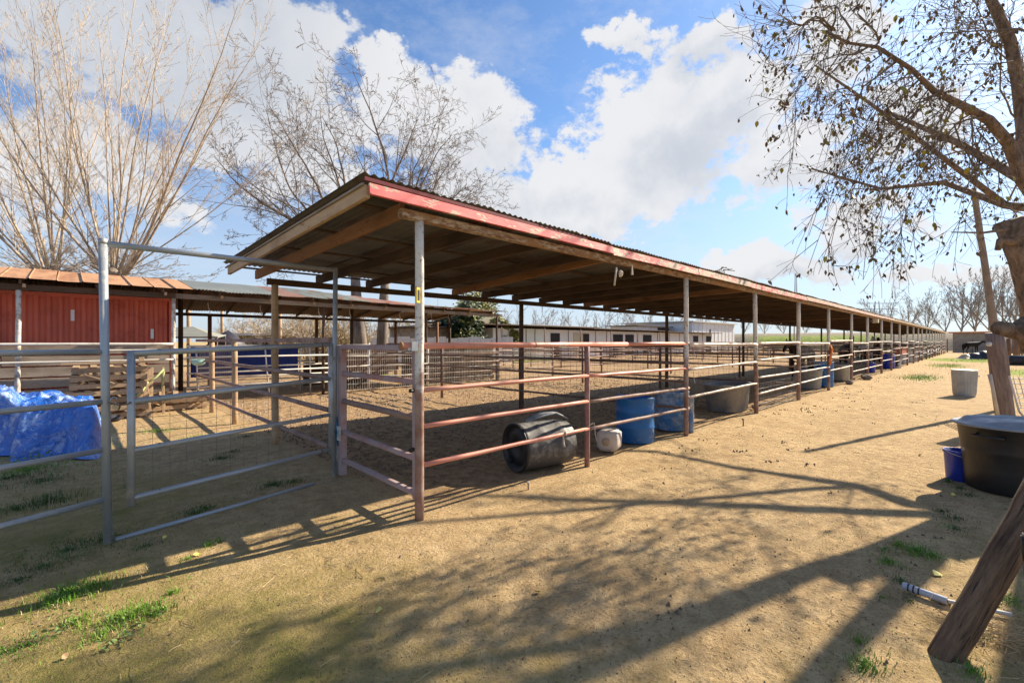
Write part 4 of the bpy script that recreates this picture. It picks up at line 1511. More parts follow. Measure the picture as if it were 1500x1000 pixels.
def open_drum(name, label, x, y, r, h, m, top=None, rings=(.35, .7), sx=1, taper=.0, group=None, rough=.0):
    o = thing(name, label, 'barrel' if sx == 1 else 'tub', (x, y, 0), group)
    pr = [(r * (.97 - taper), 0.004), (r * (1 - taper), .03)]
    for q in rings:
        t_ = 1 - taper * (1 - q)
        pr += [(r * t_, h * (q - .03)), (r * t_ + .01, h * q), (r * t_, h * (q + .03))]
    pr += [(r, h - .03), (r + .008, h - .02), (r + .008, h), (r - .006, h), (r - .01, h - .03), (r * (1 - taper) - .012, .03), (0, .025)]
    mb = MB().lathe(pr, 28, Matrix.Translation((x, y, 0)), sx)
    if rough:
        mb.v = [(a, b, c + (rough * noise.noise((a * 5, b * 5, 1)) if c > h * .8 else 0)) for a, b, c in mb.v]
    put('drum_body', mb, m, o, smooth=True, loc=(x, y, 0))
    put('drum_lip', MB().path([(x + (r + .004) * sx * math.cos(a * math.pi / 14), y + (r + .004) * math.sin(a * math.pi / 14), h + (rough * noise.noise(((x + r * math.cos(a * math.pi / 14)) * 5, (y + r * math.sin(a * math.pi / 14)) * 5, 1)) if rough else 0)) for a in range(29)], .007, 5, False), m, o, smooth=True, loc=(x, y, h))
    return o


p = G(930, 652)
open_drum('half_drum', 'bright blue cut drum with scuffed white patches next to the white jug', XonY(930, 3.78), 3.78, .29, .68, MX['bluebarrel'], rough=.03)
open_drum('half_drum', 'pale blue and white worn drum leaning by the second tall post', XonY(984, 3.85), 3.85, .29, .66, MX['greyblue'], rough=.03)
open_drum('pipe_sleeve', 'narrow upright pale blue pipe standing against the second tall post', XonY(1012, 3.46), 3.46, .05, .62, MX['greyblue'], rings=(.3,))
# oval trough
def trough(label, x, y, L, Wd, h, rot, m, name='water_trough'):
    o = thing(name, label, 'trough', (x, y, 0), None, rot)
    M_ = WMX[o.name]
    mb = MB()
    prof = [(.80, .0), (.84, .02), (.87, h * .33), (.885, h * .34), (.90, h * .62), (.915, h * .63), (.94, h * .93), (1.0, h * .95), (1.0, h), (.93, h), (.90, h * .9), (.80, .05), (0, .04)]
    n = 36
    for s_, z_ in prof:
        for k in range(n):
            q = 2 * math.pi * k / n
            ex = .62
            cx_, sx_ = math.cos(q), math.sin(q)
            mb.v.append(tuple(M_ @ Vector((s_ * L / 2 * math.copysign(abs(cx_) ** ex, cx_), s_ * Wd / 2 * math.copysign(abs(sx_) ** ex, sx_), z_))))
    for i in range(len(prof) - 1):
        for k in range(n):
            mb.f.append((i * n + k, i * n + (k + 1) % n, (i + 1) * n + (k + 1) % n, (i + 1) * n + k))
    put('trough_body', mb, m, o, smooth=True)
    mb = MB()
    mb.v = []
    for k in range(n):
        q = 2 * math.pi * k / n
        cx_, sx_ = math.cos(q), math.sin(q)
        mb.v.append(tuple(M_ @ Vector((.89 * L / 2 * math.copysign(abs(cx_) ** .62, cx_), .89 * Wd / 2 * math.copysign(abs(sx_) ** .62, sx_), h * .72))))
    mb.f = [tuple(range(n))]
    w = put('trough_water', mb, m_plain('dark_trough_water', (.03, .035, .035), .08), o)
    put('drain', MB().path([M_ @ Vector((L * .30, -Wd * .47, .06)), M_ @ Vector((L * .30, -Wd * .56, .06))], .025, 8), MX['pvcdark'], o)
    return o


trough('large oval grey brown water trough behind the rails after the second tall post', XonY(1066, 4.05), 4.05, 1.45, .86, .60, .1, MX['trough'])
p = G(1187, 578)
trough('dark grey trough beside the tall blue drum, further along the fence', XonY(1186, 4.0), 4.0, 1.1, .7, .62, .0, MX['rubberlid'])
open_drum('water_drum', 'tall narrow blue drum behind the rails near the orange rag', XonY(1207, 3.8), 3.8, .28, .85, MX['bluebarrel'])
trough('pale grey trough behind the rails right of the tall blue drum', XonY(1230, 4.0), 4.0, 1.3, .8, .62, .0, MX['can'])
open_drum('bucket', 'blue bucket with white stripe hung behind the rails near the dark horses', XonY(1275, 3.9), 3.9, .2, .5, MX['bluebucket'])
open_drum('water_drum', 'deep blue drum standing behind the rails beyond the floodlight', XonY(1301, 3.8), 3.8, .32, .82, MX['bluebucket'])
rag = MB()
for j in range(7):
    for i in range(6):
        rag.v.append((14.25 + i * .035 + .02 * math.sin(j), 3.33 - .03 * math.sin(i * 1.3 + j), 1.42 - j * .1 + .02 * math.sin(i * 2)))
for j in range(6):
    for i in range(5):
        rag.f.append((j * 6 + i, j * 6 + i + 1, j * 6 + i + 7, j * 6 + i + 6))
o = tag(put('orange_rag', rag, MX['orangecloth'], smooth=True), 'orange rag hanging on the post of the fifth bay', 'rag')
mds = o.modifiers.new('thickness', 'SOLIDIFY')
mds.thickness = .006
o.location.x += PX[4] - 14.3 - .1
# far containers: barrels, tubs and lying drums
lst = [(XonY(1323, 3.85), .3, .8, 'whiteroof', 'cream plastic drum upright behind the far rails'), (XonY(1332, 3.85), .28, .85, 'whiteroof', 'second cream drum, further from the camera, behind the far rails'),
       (XonY(1337, 3.85), .3, .7, 'can', 'grey drum behind the far rails right after the cream drums'), (XonY(1341, 3.85), .3, .75, 'rubber', 'black drum behind the far rails past the grey one'),
       (XonY(1347, 3.85), .3, .7, 'bluebucket', 'small blue drum far along the fence')]
for x, r, h, mk_, lb in lst:
    open_drum('far_drum', lb, x, 3.85, r, h, MX[mk_])
for i in range(5):
    o = thing('far_lying_drum', '%s white drum lying on its side far along the fence' % ORD[i], 'drum', (52 + i * 5.2, 3.9, 0), 'white drums lying along the far fence')
    x = 52 + i * 5.2
    put('drum_body', MB().lathe([(.28, 0), (.3, .03), (.3, .8), (.28, .83)], 16, Matrix.Translation((x, 4.3, .33)) @ Matrix.Rotation(math.radians(90), 4, 'X'), caps=False), MX['whiteroof'], o, smooth=True)
    put('drum_end', MB().lathe([(0, .02), (.28, .02)], 16, Matrix.Translation((x, 4.25, .33)) @ Matrix.Rotation(math.radians(90), 4, 'X')), MX['rubber'], o)
hb = thing('hung_feeder', 'terracotta red feeder hung on the far rails', 'feeder', (37, 3.5, .8))
put('feeder_body', MB().box((36.4, 3.42, .75), (39.4, 3.7, 1.15)), MX['terracotta'], hb)
put('feeder_rim', MB().path([(36.4, 3.42, 1.15), (39.4, 3.42, 1.15), (39.4, 3.7, 1.15), (36.4, 3.7, 1.15), (36.4, 3.42, 1.15)], .025, 5), MX['terracotta'], hb)
open_drum('hung_bucket', 'dark bucket with white mouth hung on the far rails before the red feeder', 34.8, 3.6, .3, .55, MX['horsewhite'])
# stones along the fence foot
def rock(name, p, r, label, seed, m=None):
    bm = bmesh.new()
    bmesh.ops.create_icosphere(bm, subdivisions=2, radius=r)
    for v in bm.verts:
        v.co *= 1 + .3 * noise.noise(v.co * (1.6 / r) + Vector((seed, 0, 0)))
        v.co.z = v.co.z * .7 + r * .55
    me = bpy.data.meshes.new(name)
    bm.to_mesh(me)
    bm.free()
    me.materials.append(m or MX['stone'])
    return tag(link(bpy.data.objects.new(name, me), Matrix.Translation(p)), label, 'stone')


rock('stone', G(1270, 556), .17, 'brown grey stone on the path beside the row of posts', 1)
rock('stone', Vector((20.2, 3.35, 0)), .13, 'pale stone at the foot of the sixth post', 2)
rock('stone', Vector((24.0, 3.45, 0)), .16, 'pale rubble lump under the rails near the deep blue drum', 3)
rock('stone', Vector((11.2, 3.6, 0)), .07, 'small grey lump behind the rails near the large trough', 4)
# standpipe
sp_ = thing('standpipe', 'short pale standpipe poking out of the ground in front of the first pen', 'standpipe', G(774, 716))
pipe('riser', G(774, 717) + Vector((0, 0, -.03)), G(774, 717) + Vector((0, 0, .06)), .008, MP['darkrail'], sp_, 8)
pipe('cap', G(774, 717) + Vector((0, 0, .055)), G(774, 717) + Vector((0, 0, .085)), .013, MX['whiteplastic'], sp_, 10)
sp_ = thing('standpipe', 'short dark stub pipe on the ground by the large trough', 'standpipe', G(1089, 622))
pipe('riser', G(1089, 624) + Vector((0, 0, -.03)), G(1089, 624) + Vector((0, 0, .14)), .012, MP['darkrail'], sp_, 8)
pipe('valve', G(1089, 624) + Vector((-.05, 0, .13)), G(1089, 624) + Vector((.03, 0, .14)), .014, MP['darkrail'], sp_, 8)
# wire ends on posts
for i, (x, z) in enumerate(((4.60, .52), (7.37, .48), (7.37, 1.05), (7.37, 1.5))):
    mb = MB().path([(x - .06, PY - .05, z), (x + .02, PY - .075, z + .03), (x + .07, PY - .05, z - .02), (x + .05, PY - .07, z - .12), (x + .07, PY - .08, z - .2)], .0035, 4)
    tag(put('wire_tie', mb, MP['whitewire']), ('wire twist on the purple brown middle post at the lowest rail', 'loose wire end near the foot of the second tall post',
                                               'wire twist halfway up the second tall post', 'wire twist where the top rail meets the second tall post')[i], 'wire')

# ------------------------------------------------------------------ horses
def horse(name, label, loc, rz, m, pose='stand', scale=1.0, group=None):
    V, E, S = [], [], []

    def add(p, r, par=None):
        V.append(Vector(p))
        S.append(r if isinstance(r, tuple) else (r, r))
        if par is not None:
            E.append((par, len(V) - 1))
        return len(V) - 1
    hip = add((-.55, 0, 1.22), (.25, .27))
    croup = add((-.80, 0, 1.17), (.19, .22), hip)
    b1 = add((-.15, 0, 1.14), (.27, .29), hip)
    b2 = add((.25, 0, 1.14), (.25, .30), b1)
    ch = add((.55, 0, 1.18), (.21, .29), b2)
    n1 = add((.82, 0, 1.36) if pose != 'low' else (.86, 0, 1.26), (.13, .20), ch)
    if pose == 'stand':
        n2 = add((1.05, 0, 1.62), (.09, .14), n1)
        n3 = add((1.18, 0, 1.80), (.08, .115), n2)
        h1 = add((1.33, 0, 1.76), (.085, .12), n3)
        h2 = add((1.53, 0, 1.58), (.06, .08), h1)
        h3 = add((1.66, 0, 1.46), (.05, .06), h2)
    else:
        n2 = add((1.15, 0, 1.38), (.085, .14), n1)
        n3 = add((1.36, 0, 1.46), (.075, .11), n2)
        h1 = add((1.50, 0, 1.42), (.08, .11), n3)
        h2 = add((1.72, 0, 1.28), (.055, .075), h1)
        h3 = add((1.86, 0, 1.18), (.05, .055), h2)
    for sy in (-1, 1):
        e = add((n3 and (V[n3].x + .01), sy * .055, V[n3].z + .10), .028, n3)
        add((V[n3].x + .03, sy * .065, V[n3].z + .20), .010, e)
        f = .05 * sy
        s1 = add((.52 + f, sy * .15, .92), (.10, .12), ch)
        s2_ = add((.55 + f, sy * .15, .72), (.062, .075), s1)
        s3 = add((.55 + f, sy * .15, .50), .048, s2_)
        s4 = add((.54 + f, sy * .15, .26), .032, s3)
        s5 = add((.55 + f, sy * .15, .12), .036, s4)
        s6 = add((.59 + f, sy * .15, .03), .05, s5)
        g = -.06 * sy
        t1 = add((-.62, sy * .14, .98), (.13, .17), hip)
        t2 = add((-.60 + g, sy * .16, .76), (.085, .11), t1)
        t3 = add((-.80 + g, sy * .16, .55), (.05, .065), t2)
        t4 = add((-.80 + g, sy * .16, .28), .035, t3)
        t5 = add((-.77 + g, sy * .16, .12), .037, t4)
        add((-.73 + g, sy * .16, .03), .052, t5)
    me = bpy.data.meshes.new('horse')
    me.from_pydata([tuple(v) for v in V], E, [])
    o = bpy.data.objects.new('tmp_horse', me)
    C.objects.link(o)
    md = o.modifiers.new('skin', 'SKIN')
    for i, sv in enumerate(me.skin_vertices[0].data):
        sv.radius = S[i]
        sv.use_root = (i == 0)
    sb = o.modifiers.new('sub', 'SUBSURF')
    sb.levels = sb.render_levels = 2
    dg = bpy.context.evaluated_depsgraph_get()
    dg.update()
    me2 = bpy.data.meshes.new_from_object(o.evaluated_get(dg))
    bpy.data.objects.remove(o)
    me2.polygons.foreach_set('use_smooth', [True] * len(me2.polygons))
    me2.materials.clear()
    me2.materials.append(m)
    r = thing(name, label, 'horse', loc, group, rz)
    SM = Matrix.Scale(scale, 4)
    link(bpy.data.objects.new('body', me2), WMX[r.name] @ SM, r)
    mb = MB()
    for k in range(9):
        dy = (k - 4) * .022
        mb.path([(-.93, dy * .5, 1.25), (-1.03, dy, 1.10), (-1.04, dy * 1.3, .85), (-1.01, dy, .45)], [.02, .03, .03, .008], 5)
    put('tail', mb, MX['horse'], r, local=True, smooth=True, M=WMX[r.name] @ SM)
    mb = MB()
    N1, N3 = V[n1], V[n3]
    for k in range(12):
        q = N1.lerp(N3, k / 11) + Vector((-.07, 0, .12))
        mb.path([q, q + Vector((-.02, .06, .0)), q + Vector((.0, .115, -.12)), q + Vector((.01, .12, -.26))], [.025, .03, .02, .005], 5)
    put('mane', mb, MX['horse'], r, local=True, smooth=True, M=WMX[r.name] @ SM)
    for sy in (-1, 1):
        e = V[h1] + Vector((.07, sy * .075, .03))
        put('eye', MB().lathe([(0, -.018), (.012, -.012), (.018, 0), (.012, .012), (0, .018)], 8, Matrix.Translation(e)), MX['black'], r, local=True, smooth=True, M=WMX[r.name] @ SM)
    return r


pb_ = P(1424, 500, 56)
horse('horse', 'black horse standing side on in the open at the far end of the lane', (pb_.x, pb_.y, 0), -math.radians(44), MX['horse'], 'low', 1.05)
horse('horse', 'dark horse filling the stall behind the pale grey trough', (20.4, 4.9, 0), math.radians(176), MX['horsebrown'], 'low', 1.0)
horse('horse', 'black horse with ears up, head above the top rail past the floodlight', (30.6, 5.2, 0), math.radians(200), MX['horse'], 'stand', .98)
horse('horse', 'white and black horse standing in a far stall', (36.0, 5.2, 0), math.radians(210), MX['horsewhite'], 'stand', .95)
horse('horse', 'dark brown horse in a far stall behind the cream drums', (42.5, 5.4, 0), math.radians(190), MX['horsebrown'], 'stand', .95)

# ------------------------------------------------------------------ right hand side
# galvanised can
tc = thing('trash_can', 'ribbed galvanised can with pale flat lid standing on the path', 'can', G(1413, 583))
cx, cy = G(1413, 580).x, G(1413, 580).y
mb = MB()
n = 96
for z, r in ((0.003, .225), (.03, .232), (.05, .235), (.09, .24), (.66, .27), (.70, .272), (.74, .277)):
    for k in range(n):
        rr = r + (.007 * math.sin(2 * math.pi * k / 4) if .08 < z < .68 else 0)
        mb.v.append((cx + rr * math.cos(2 * math.pi * k / n), cy + rr * math.sin(2 * math.pi * k / n), z))
for i in range(6):
    for k in range(n):
        mb.f.append((i * n + k, i * n + (k + 1) % n, (i + 1) * n + (k + 1) % n, (i + 1) * n + k))
put('can_body', mb, MX['can'], tc, smooth=True, loc=(cx, cy, 0))
put('can_rim', MB().path([(cx + .281 * math.cos(a * math.pi / 20), cy + .281 * math.sin(a * math.pi / 20), .735) for a in range(41)], .012, 6, False), MX['can'], tc, smooth=True)
put('can_contents', MB().lathe([(.0, .765), (.15, .76), (.26, .735)], 24, Matrix.Translation((cx, cy, 0)), caps=False), MX['whiteroof'], tc, smooth=True)
rd = Vector((-.7, -.72, 0)).normalized()
sd = Vector((rd.y, -rd.x, 0))
hc = Vector((cx, cy, .58)) + (rd + sd * -.75).normalized() * .272
hs_ = (Vector((0, 0, 1)).cross((rd + sd * -.75).normalized())).normalized()
oo = (rd + sd * -.75).normalized() * .05
put('can_handle', MB().path([hc - hs_ * .08, hc - hs_ * .08 + oo, hc + hs_ * .08 + oo, hc + hs_ * .08], .009, 6), MX['can'], tc)

# black tub with a grey domed lid
tx = W((1481 - 750) / F * 4.75, 4.75)
tt = thing('black_tub', 'big black rubber tub with dusty grey domed lid at the right edge', 'tub', tx)
mb = MB().lathe([(.33, .002), (.345, .02), (.36, .23), (.375, .40), (.38, .41), (.378, .43), (.405, .645), (.42, .66), (.42, .68), (.40, .68), (.36, .3), (0, .28)], 48, Matrix.Translation(tx))
put('tub_body', mb, MX['rubber'], tt, smooth=True, loc=tx)
mb = MB().lathe([(.445, .668), (.455, .674), (.451, .688), (.43, .694), (.40, .691), (.375, .705), (.35, .725), (.33, .735), (.22, .75), (.1, .757), (0, .759)], 48, Matrix.Translation(tx), caps=False)
mb.v = [(a, b, c + (.028 * (max(0, math.sin((a - tx.x) * 14 + (b - tx.y) * 6)) - .5) if c > .715 else 0)) for a, b, c in mb.v]
put('tub_lid', mb, MX['rubberlid'], tt, smooth=True, loc=tx)
hd = Matrix.Rotation(math.radians(-22), 3, 'Z') @ Vector((-tx.x, -tx.y, 0)).normalized()
hsd = Vector((-hd.y, hd.x, 0))
hp = tx + hd * .405 + Vector((0, 0, .585))
put('tub_handle', MB().path([hp - hsd * .11 - hd * .03, hp - hsd * .11 + hd * .03, hp - hsd * .05 + hd * .045, hp + hsd * .05 + hd * .045, hp + hsd * .11 + hd * .03, hp + hsd * .11 - hd * .03], .014, 8), MX['rubber'], tt, smooth=True)
# blue bucket half behind it
bp = W((1407 - 750) / F * 5.1, 5.1)
bb_ = thing('blue_bucket', 'small blue plastic bucket tucked behind the black tub', 'bucket', bp)
put('bucket_body', MB().lathe([(.115, .002), (.12, .01), (.138, .30), (.147, .305), (.147, .335), (.138, .335), (.115, .03), (0, .025)], 32, Matrix.Translation(bp)), MX['bluebucket'], bb_, smooth=True, loc=bp)
put('bucket_handle', MB().path([bp + Vector((.147 * math.cos(a), .147 * math.sin(a), .33 - .05 * abs(math.sin(a - 2.2)))) for a in [2.2 + math.pi * k / 12 for k in range(13)]], .003, 5), MP['whitewire'], bb_)

# pole and stout post
pd_ = 10.4
pa = P(1476, 602, pd_)
pa.z = -.1
tag(pipe('tall_pole', pa, P(1426, 276, 10.6), .088, m_wood('grey_brown_pole_wood', (.24, .18, .13), (.36, .28, .21), (.18, .14, .10)), None, 14, .62, .006), 'tall leaning bare wooden pole behind the stout grey post', 'pole')
mb_ = MB()
sp0 = P(1476, 618, 8.2)
sp0.z = -.1
spost = thing('stout_post', 'stout grey round wooden post, flat cut top, leaning in front of the tall pole', 'post', sp0)
pipe('post_shaft', sp0, P(1457, 487, 8.2), .135, MT['stout'], spost, 18, .95, .004)
pk = P(1449, 504, 8.1)
put('insulator', MB().lathe([(0, -.04), (.03, -.035), (.042, 0), (.03, .035), (0, .04)], 12, Matrix.Translation(pk + Vector((-.05, 0, 0)))), MX['whiteroof'], spost, smooth=True)
put('conduit', MB().path([P(1450, 548, 8.0), P(1456, 575, 7.98), P(1463, 612, 7.96)], [.03, .022, .025], 8), MX['whiteplastic'], spost, smooth=True)

# leaning log prop
lg = thing('leaning_log', 'thick split brown log leaning out of the right edge in the foreground', 'log', G(1375, 958))
a = G(1362, 955) + Vector((-.03, -.03, -.07))
b = W(4.27, 2.95, 2.10)
pts, rad = [], []
for i in range(40):
    f = i / 39
    p = a.lerp(b, f)
    q = p * 2.5
    pts.append(p + Vector((noise.noise(q), noise.noise(q + Vector((9, 0, 0))), noise.noise(q + Vector((0, 9, 0))))) * .012)
    rad.append((.064 + .018 * f) * (1 + .05 * noise.noise(q * 3)))
M_, L_ = frame(a, b, 'Z')
mb = MB()
loc_pts = [M_.inverted() @ p for p in pts]
mb.path(loc_pts, rad, 28)
mb.v = [(x * (1 + .05 * noise.noise((x * 14, y * 14, z * 1.2))), y * (1 + .05 * noise.noise((x * 14, y * 14, z * 1.2))), z) for x, y, z in mb.v]
put('log_body', mb, MT['log'], lg, smooth=True, local=True, M=M_)
# old fence post at the edge
fp = thing('old_fence_post', 'dark weathered fence post at the bottom right corner beside the log', 'post', W(2.52, 2.2))
pipe('post_shaft', W(2.60, 2.22, -.1), W(2.56, 2.24, .60), .04, MW['grey'], fp, 12, .95, .004)
pipe('post_wrap', W(2.573, 2.23, .44), W(2.562, 2.235, .59), .045, MX['rubber'], fp, 12)
put('fence_wire', MB().path([W(2.52, 2.2, .45), W(3.1, 2.4, .44), W(3.9, 2.7, .46)], .003, 4), MP['wire'], fp)
# PVC pipe
pv = thing('pvc_pipe', 'grey and white plastic pipe lying on the ground behind the log', 'pipe', G(1345, 868))
a, b = G(1323, 857, .03), G(1388, 880, .03)
e = G(1482, 900, .02)
put('wide_section', MB().path([a, b], .021, 14), MX['pvc'], pv, smooth=False)
put('thin_section', MB().path([b, e], .012, 12), MX['whiteroof'], pv)
dd_ = (b - a).normalized()
for q in (.025, .05, .075):
    put('ring', MB().path([a + dd_ * q, a + dd_ * (q + .008)], .0235, 14), MX['pvcdark'], pv)
# second dark hose piece
tag(put('dark_bracket', MB().path([G(1365, 872, .01), G(1378, 882, .012), G(1392, 884, .01)], .012, 6), MX['pvcdark']), 'short dark bracket under the plastic pipe', 'bracket')

# metal lawn chair
ch0 = P(1535, 575, 7.0)
chx = thing('lawn_chair', 'rusty white metal lawn chair cut by the right edge behind the stout post', 'chair', (ch0.x, ch0.y, 0))
def cp(lx, ly, z):
    return Vector((ch0.x, ch0.y, 0)) + Vector((CY, -CX, 0)) * lx + Vector((CX, CY, 0)) * ly + Vector((0, 0, z))


for lx in (-.24, .24):
    put('leg', MB().path([cp(lx, -.2, 0), cp(lx, .18, .45), cp(lx, .32, 1.0)], .014, 6), MP['whiterail'], chx)
    put('leg', MB().path([cp(lx, .28, 0), cp(lx, -.22, .44)], .014, 6), MP['darkrail'], chx)
put('seat', MB().path([cp(-.27, -.02, .43), cp(.27, -.02, .43)], .24, 4, True, False, .12), MP['whiterail'], chx)
for k in range(7):
    f = k / 6
    put('back_slat', MB().path([cp(-.24, .2 + .12 * f, .5 + .45 * f), cp(.24, .2 + .12 * f, .5 + .45 * f)], .009, 5), MP['whiterail'], chx)
for k in range(5):
    put('back_wire', MB().path([cp(-.18 + .09 * k, .2, .5), cp(-.18 + .09 * k, .32, .98)], .006, 5), MP['whiterail'], chx)
# lattice / wire mat on the ground
lt = thing('wire_lattice', 'rusty wire lattice lying against the ground behind the black tub', 'lattice', P(1495, 605, 6.3))
mb = MB()
o_ = P(1500, 500, 6.0)
o_.z = 0
for k in range(14):
    a = o_ + Vector((CY, -CX, 0)) * (k * .05 - .05)
    mb.path([a + Vector((0, 0, .02)), a + Vector((CX, CY, 0)) * .8 + Vector((CY, -CX, 0)) * .35 + Vector((0, 0, .32))], .005, 4)
    mb.path([a + Vector((0, 0, .02)), a + Vector((CX, CY, 0)) * .8 - Vector((CY, -CX, 0)) * .25 + Vector((0, 0, .32))], .005, 4)
kind(put('lattice_wires', mb, MW_R if False else MP['brownrail'], lt), 'stuff')
# dark heap far on the right of the lane
hpx = P(1440, 500, 40)
mb = MB()
for k in range(5):
    mb.lathe([(0, .75), (.35, .66), (.6, .4), (.8, .12), (.85, 0)], 10, Matrix.Translation((hpx.x + R.uniform(-.5, .5), hpx.y + (k - 2) * .5, -.02 - .15 * abs(k - 2))))
mb.v = [(x + .12 * noise.noise((x * 3, y * 3, z * 3)), y, max(0, z + .2 * noise.noise((x * 2, y * 2, z)))) for x, y, z in mb.v]
tag(put('dark_heap', mb, MX['tarpblack'], smooth=True), 'low heap covered with dark sheeting on the grass near the black horse', 'heap')
hpx = P(1478, 500, 30)
tag(put('low_hedge', MB().path([(hpx.x, hpx.y, .3), (hpx.x + .6, hpx.y - 2.5, .3)], .35, 8), MX['tarpblack'], smooth=True), 'long dark roll lying on the grass under the reddish frame', 'roll')

# ------------------------------------------------------------------ trees
def vrot(d, ang, az):
    a = d.orthogonal().normalized()
    b = d.cross(a)
    s = a * math.cos(az) + b * math.sin(az)
    return (d * math.cos(ang) + s * math.sin(ang)).normalized()


def grow(mb, tw, p, d, L, r, lev, Pm, rr, tips=None):
    """mb takes the thick wood, tw the twigs"""
    n = max(3, int(L / Pm['seg'])) if lev < Pm['maxlev'] else 3
    pts, rad = [p.copy()], [r]
    kids = []
    q = p.copy()
    dd = d.copy()
    for i in range(n):
        f = (i + 1) / n
        w = Pm['wob'] * (1 + lev * .35)
        dd = (dd + Vector((rr.gauss(0, w), rr.gauss(0, w), rr.gauss(0, w))) + Vector((0, 0, Pm['up'][min(lev, len(Pm['up']) - 1)])) * (L / n)).normalized()
        q = q + dd * (L / n)
        pts.append(q.copy())
        rad.append(max(Pm['rmin'], r * (1 - f * Pm['taper'])))
        kids.append((q.copy(), dd.copy(), f, rad[-1]))
    m = mb if r > Pm['twig_r'] else tw
    m.path(pts, rad, 7 if r > .06 else 5 if r > .02 else 3, r > .06)
    if lev >= Pm['maxlev']:
        if tips is not None:
            tips.append((pts[-1], dd))
            tips.append((pts[len(pts) // 2], dd))
        return
    cnt = Pm['kids'][lev]
    for k in range(cnt):
        f = Pm['start'][lev] + (1 - Pm['start'][lev]) * (k + rr.random()) / cnt
        idx = min(n - 1, int(f * n))
        kp, kd, kf, kr = kids[idx]
        kp = kp.lerp(pts[idx], rr.random())
        ang = rr.uniform(*Pm['ang'])
        nd = vrot(kd, ang, rr.uniform(0, 6.283))
        if nd.z < -.2 and Pm.get('nodown'):
            nd.z *= -.4
            nd.normalize()
        kl = L * rr.uniform(*Pm['ratio']) * (1 - .45 * kf)
        grow(mb, tw, kp, nd, kl, min(kr * .75, max(Pm['rmin'], kr * Pm['rr'])), lev + 1, Pm, rr, tips)


def tree(name, label, base, limbs, Pm, seed, m_wood_, m_twig, cat='tree', group=None, trunk=None):
    rr = random.Random(seed)
    t = thing(name, label, cat, base, group)
    mb, tw = MB(), MB()
    if trunk:
        for pts, rad in trunk:
            mb.path(pts, rad, 14)
    for p, d, L, r in limbs:
        grow(mb, tw, Vector(p), Vector(d).normalized(), L, r, 0, Pm, rr)
    put('trunk', mb, m_wood_, t, smooth=True)
    kind(put('crown', tw, m_twig, t, smooth=True), 'stuff')
    return t


# pollarded pale trees behind the back shelter
PA = dict(seg=.7, wob=.035, up=(.04, .12, .12, .05), rmin=.0042, taper=.9, twig_r=.016, maxlev=3, kids=(15, 6, 4), start=(.15, .15, .1), ang=(.25, .65), ratio=(.22, .42), rr=.50)


def pollard(px, d, topz, n, spread, seed, label, Ls, lean=0.0):
    rr = random.Random(seed)
    b = P(px, 500, d)
    base = Vector((b.x, b.y, 0))
    head = Vector((b.x, b.y, topz))
    limbs = []
    lat = Vector((CY, -CX, 0))
    dep = Vector((CX, CY, 0))
    for i in range(n):
        f = (i + .5) / n * 2 - 1
        s = f * spread + lean + rr.uniform(-.06, .06)
        dv = lat * math.sin(s) + Vector((0, 0, math.cos(s))) + dep * rr.uniform(-.3, .3)
        limbs.append((head + lat * (f * .35) + Vector((0, 0, rr.uniform(-.25, .15))), dv, rr.uniform(*Ls) * (1 - .12 * abs(f)), rr.uniform(.022, .05)))
    trunk = [([base - Vector((0, 0, .2)), base.lerp(head, .5) + Vector((.05, .05, 0)), head - Vector((0, 0, .1)), head + Vector((0, 0, .25))], [.42, .36, .36, .2])]
    # knobbly collar of stubs and short shoots
    for k in range(22):
        a = rr.uniform(0, 6.28)
        e = Vector((math.cos(a), math.sin(a), rr.uniform(-.2, .8)))
        st_ = head + Vector((math.cos(a) * .3, math.sin(a) * .3, rr.uniform(-.3, .2)))
        trunk.append(([st_, st_ + e * rr.uniform(.1, .3)], [.08, .04]))
    for k in range(26):
        a = rr.uniform(0, 6.28)
        st_ = head + Vector((math.cos(a) * .3, math.sin(a) * .3, rr.uniform(-.3, .2)))
        limbs.append((st_, (math.cos(a), math.sin(a), rr.uniform(.0, .9)), rr.uniform(1.0, 2.8), .018))
    return tree('bare_tree', label, base, limbs, PA, seed, MT['pale'], MT['farwhite'], trunk=trunk)


pollard(72, 15.5, 3.8, 14, .62, 11, 'pale many limbed bare tree behind the tan roof at the left edge', (7.5, 10), -.22)
pollard(165, 15.0, 3.7, 20, .80, 12, 'largest pale many limbed bare tree behind the tan roof, right of the edge tree', (7.5, 10.5), .10)

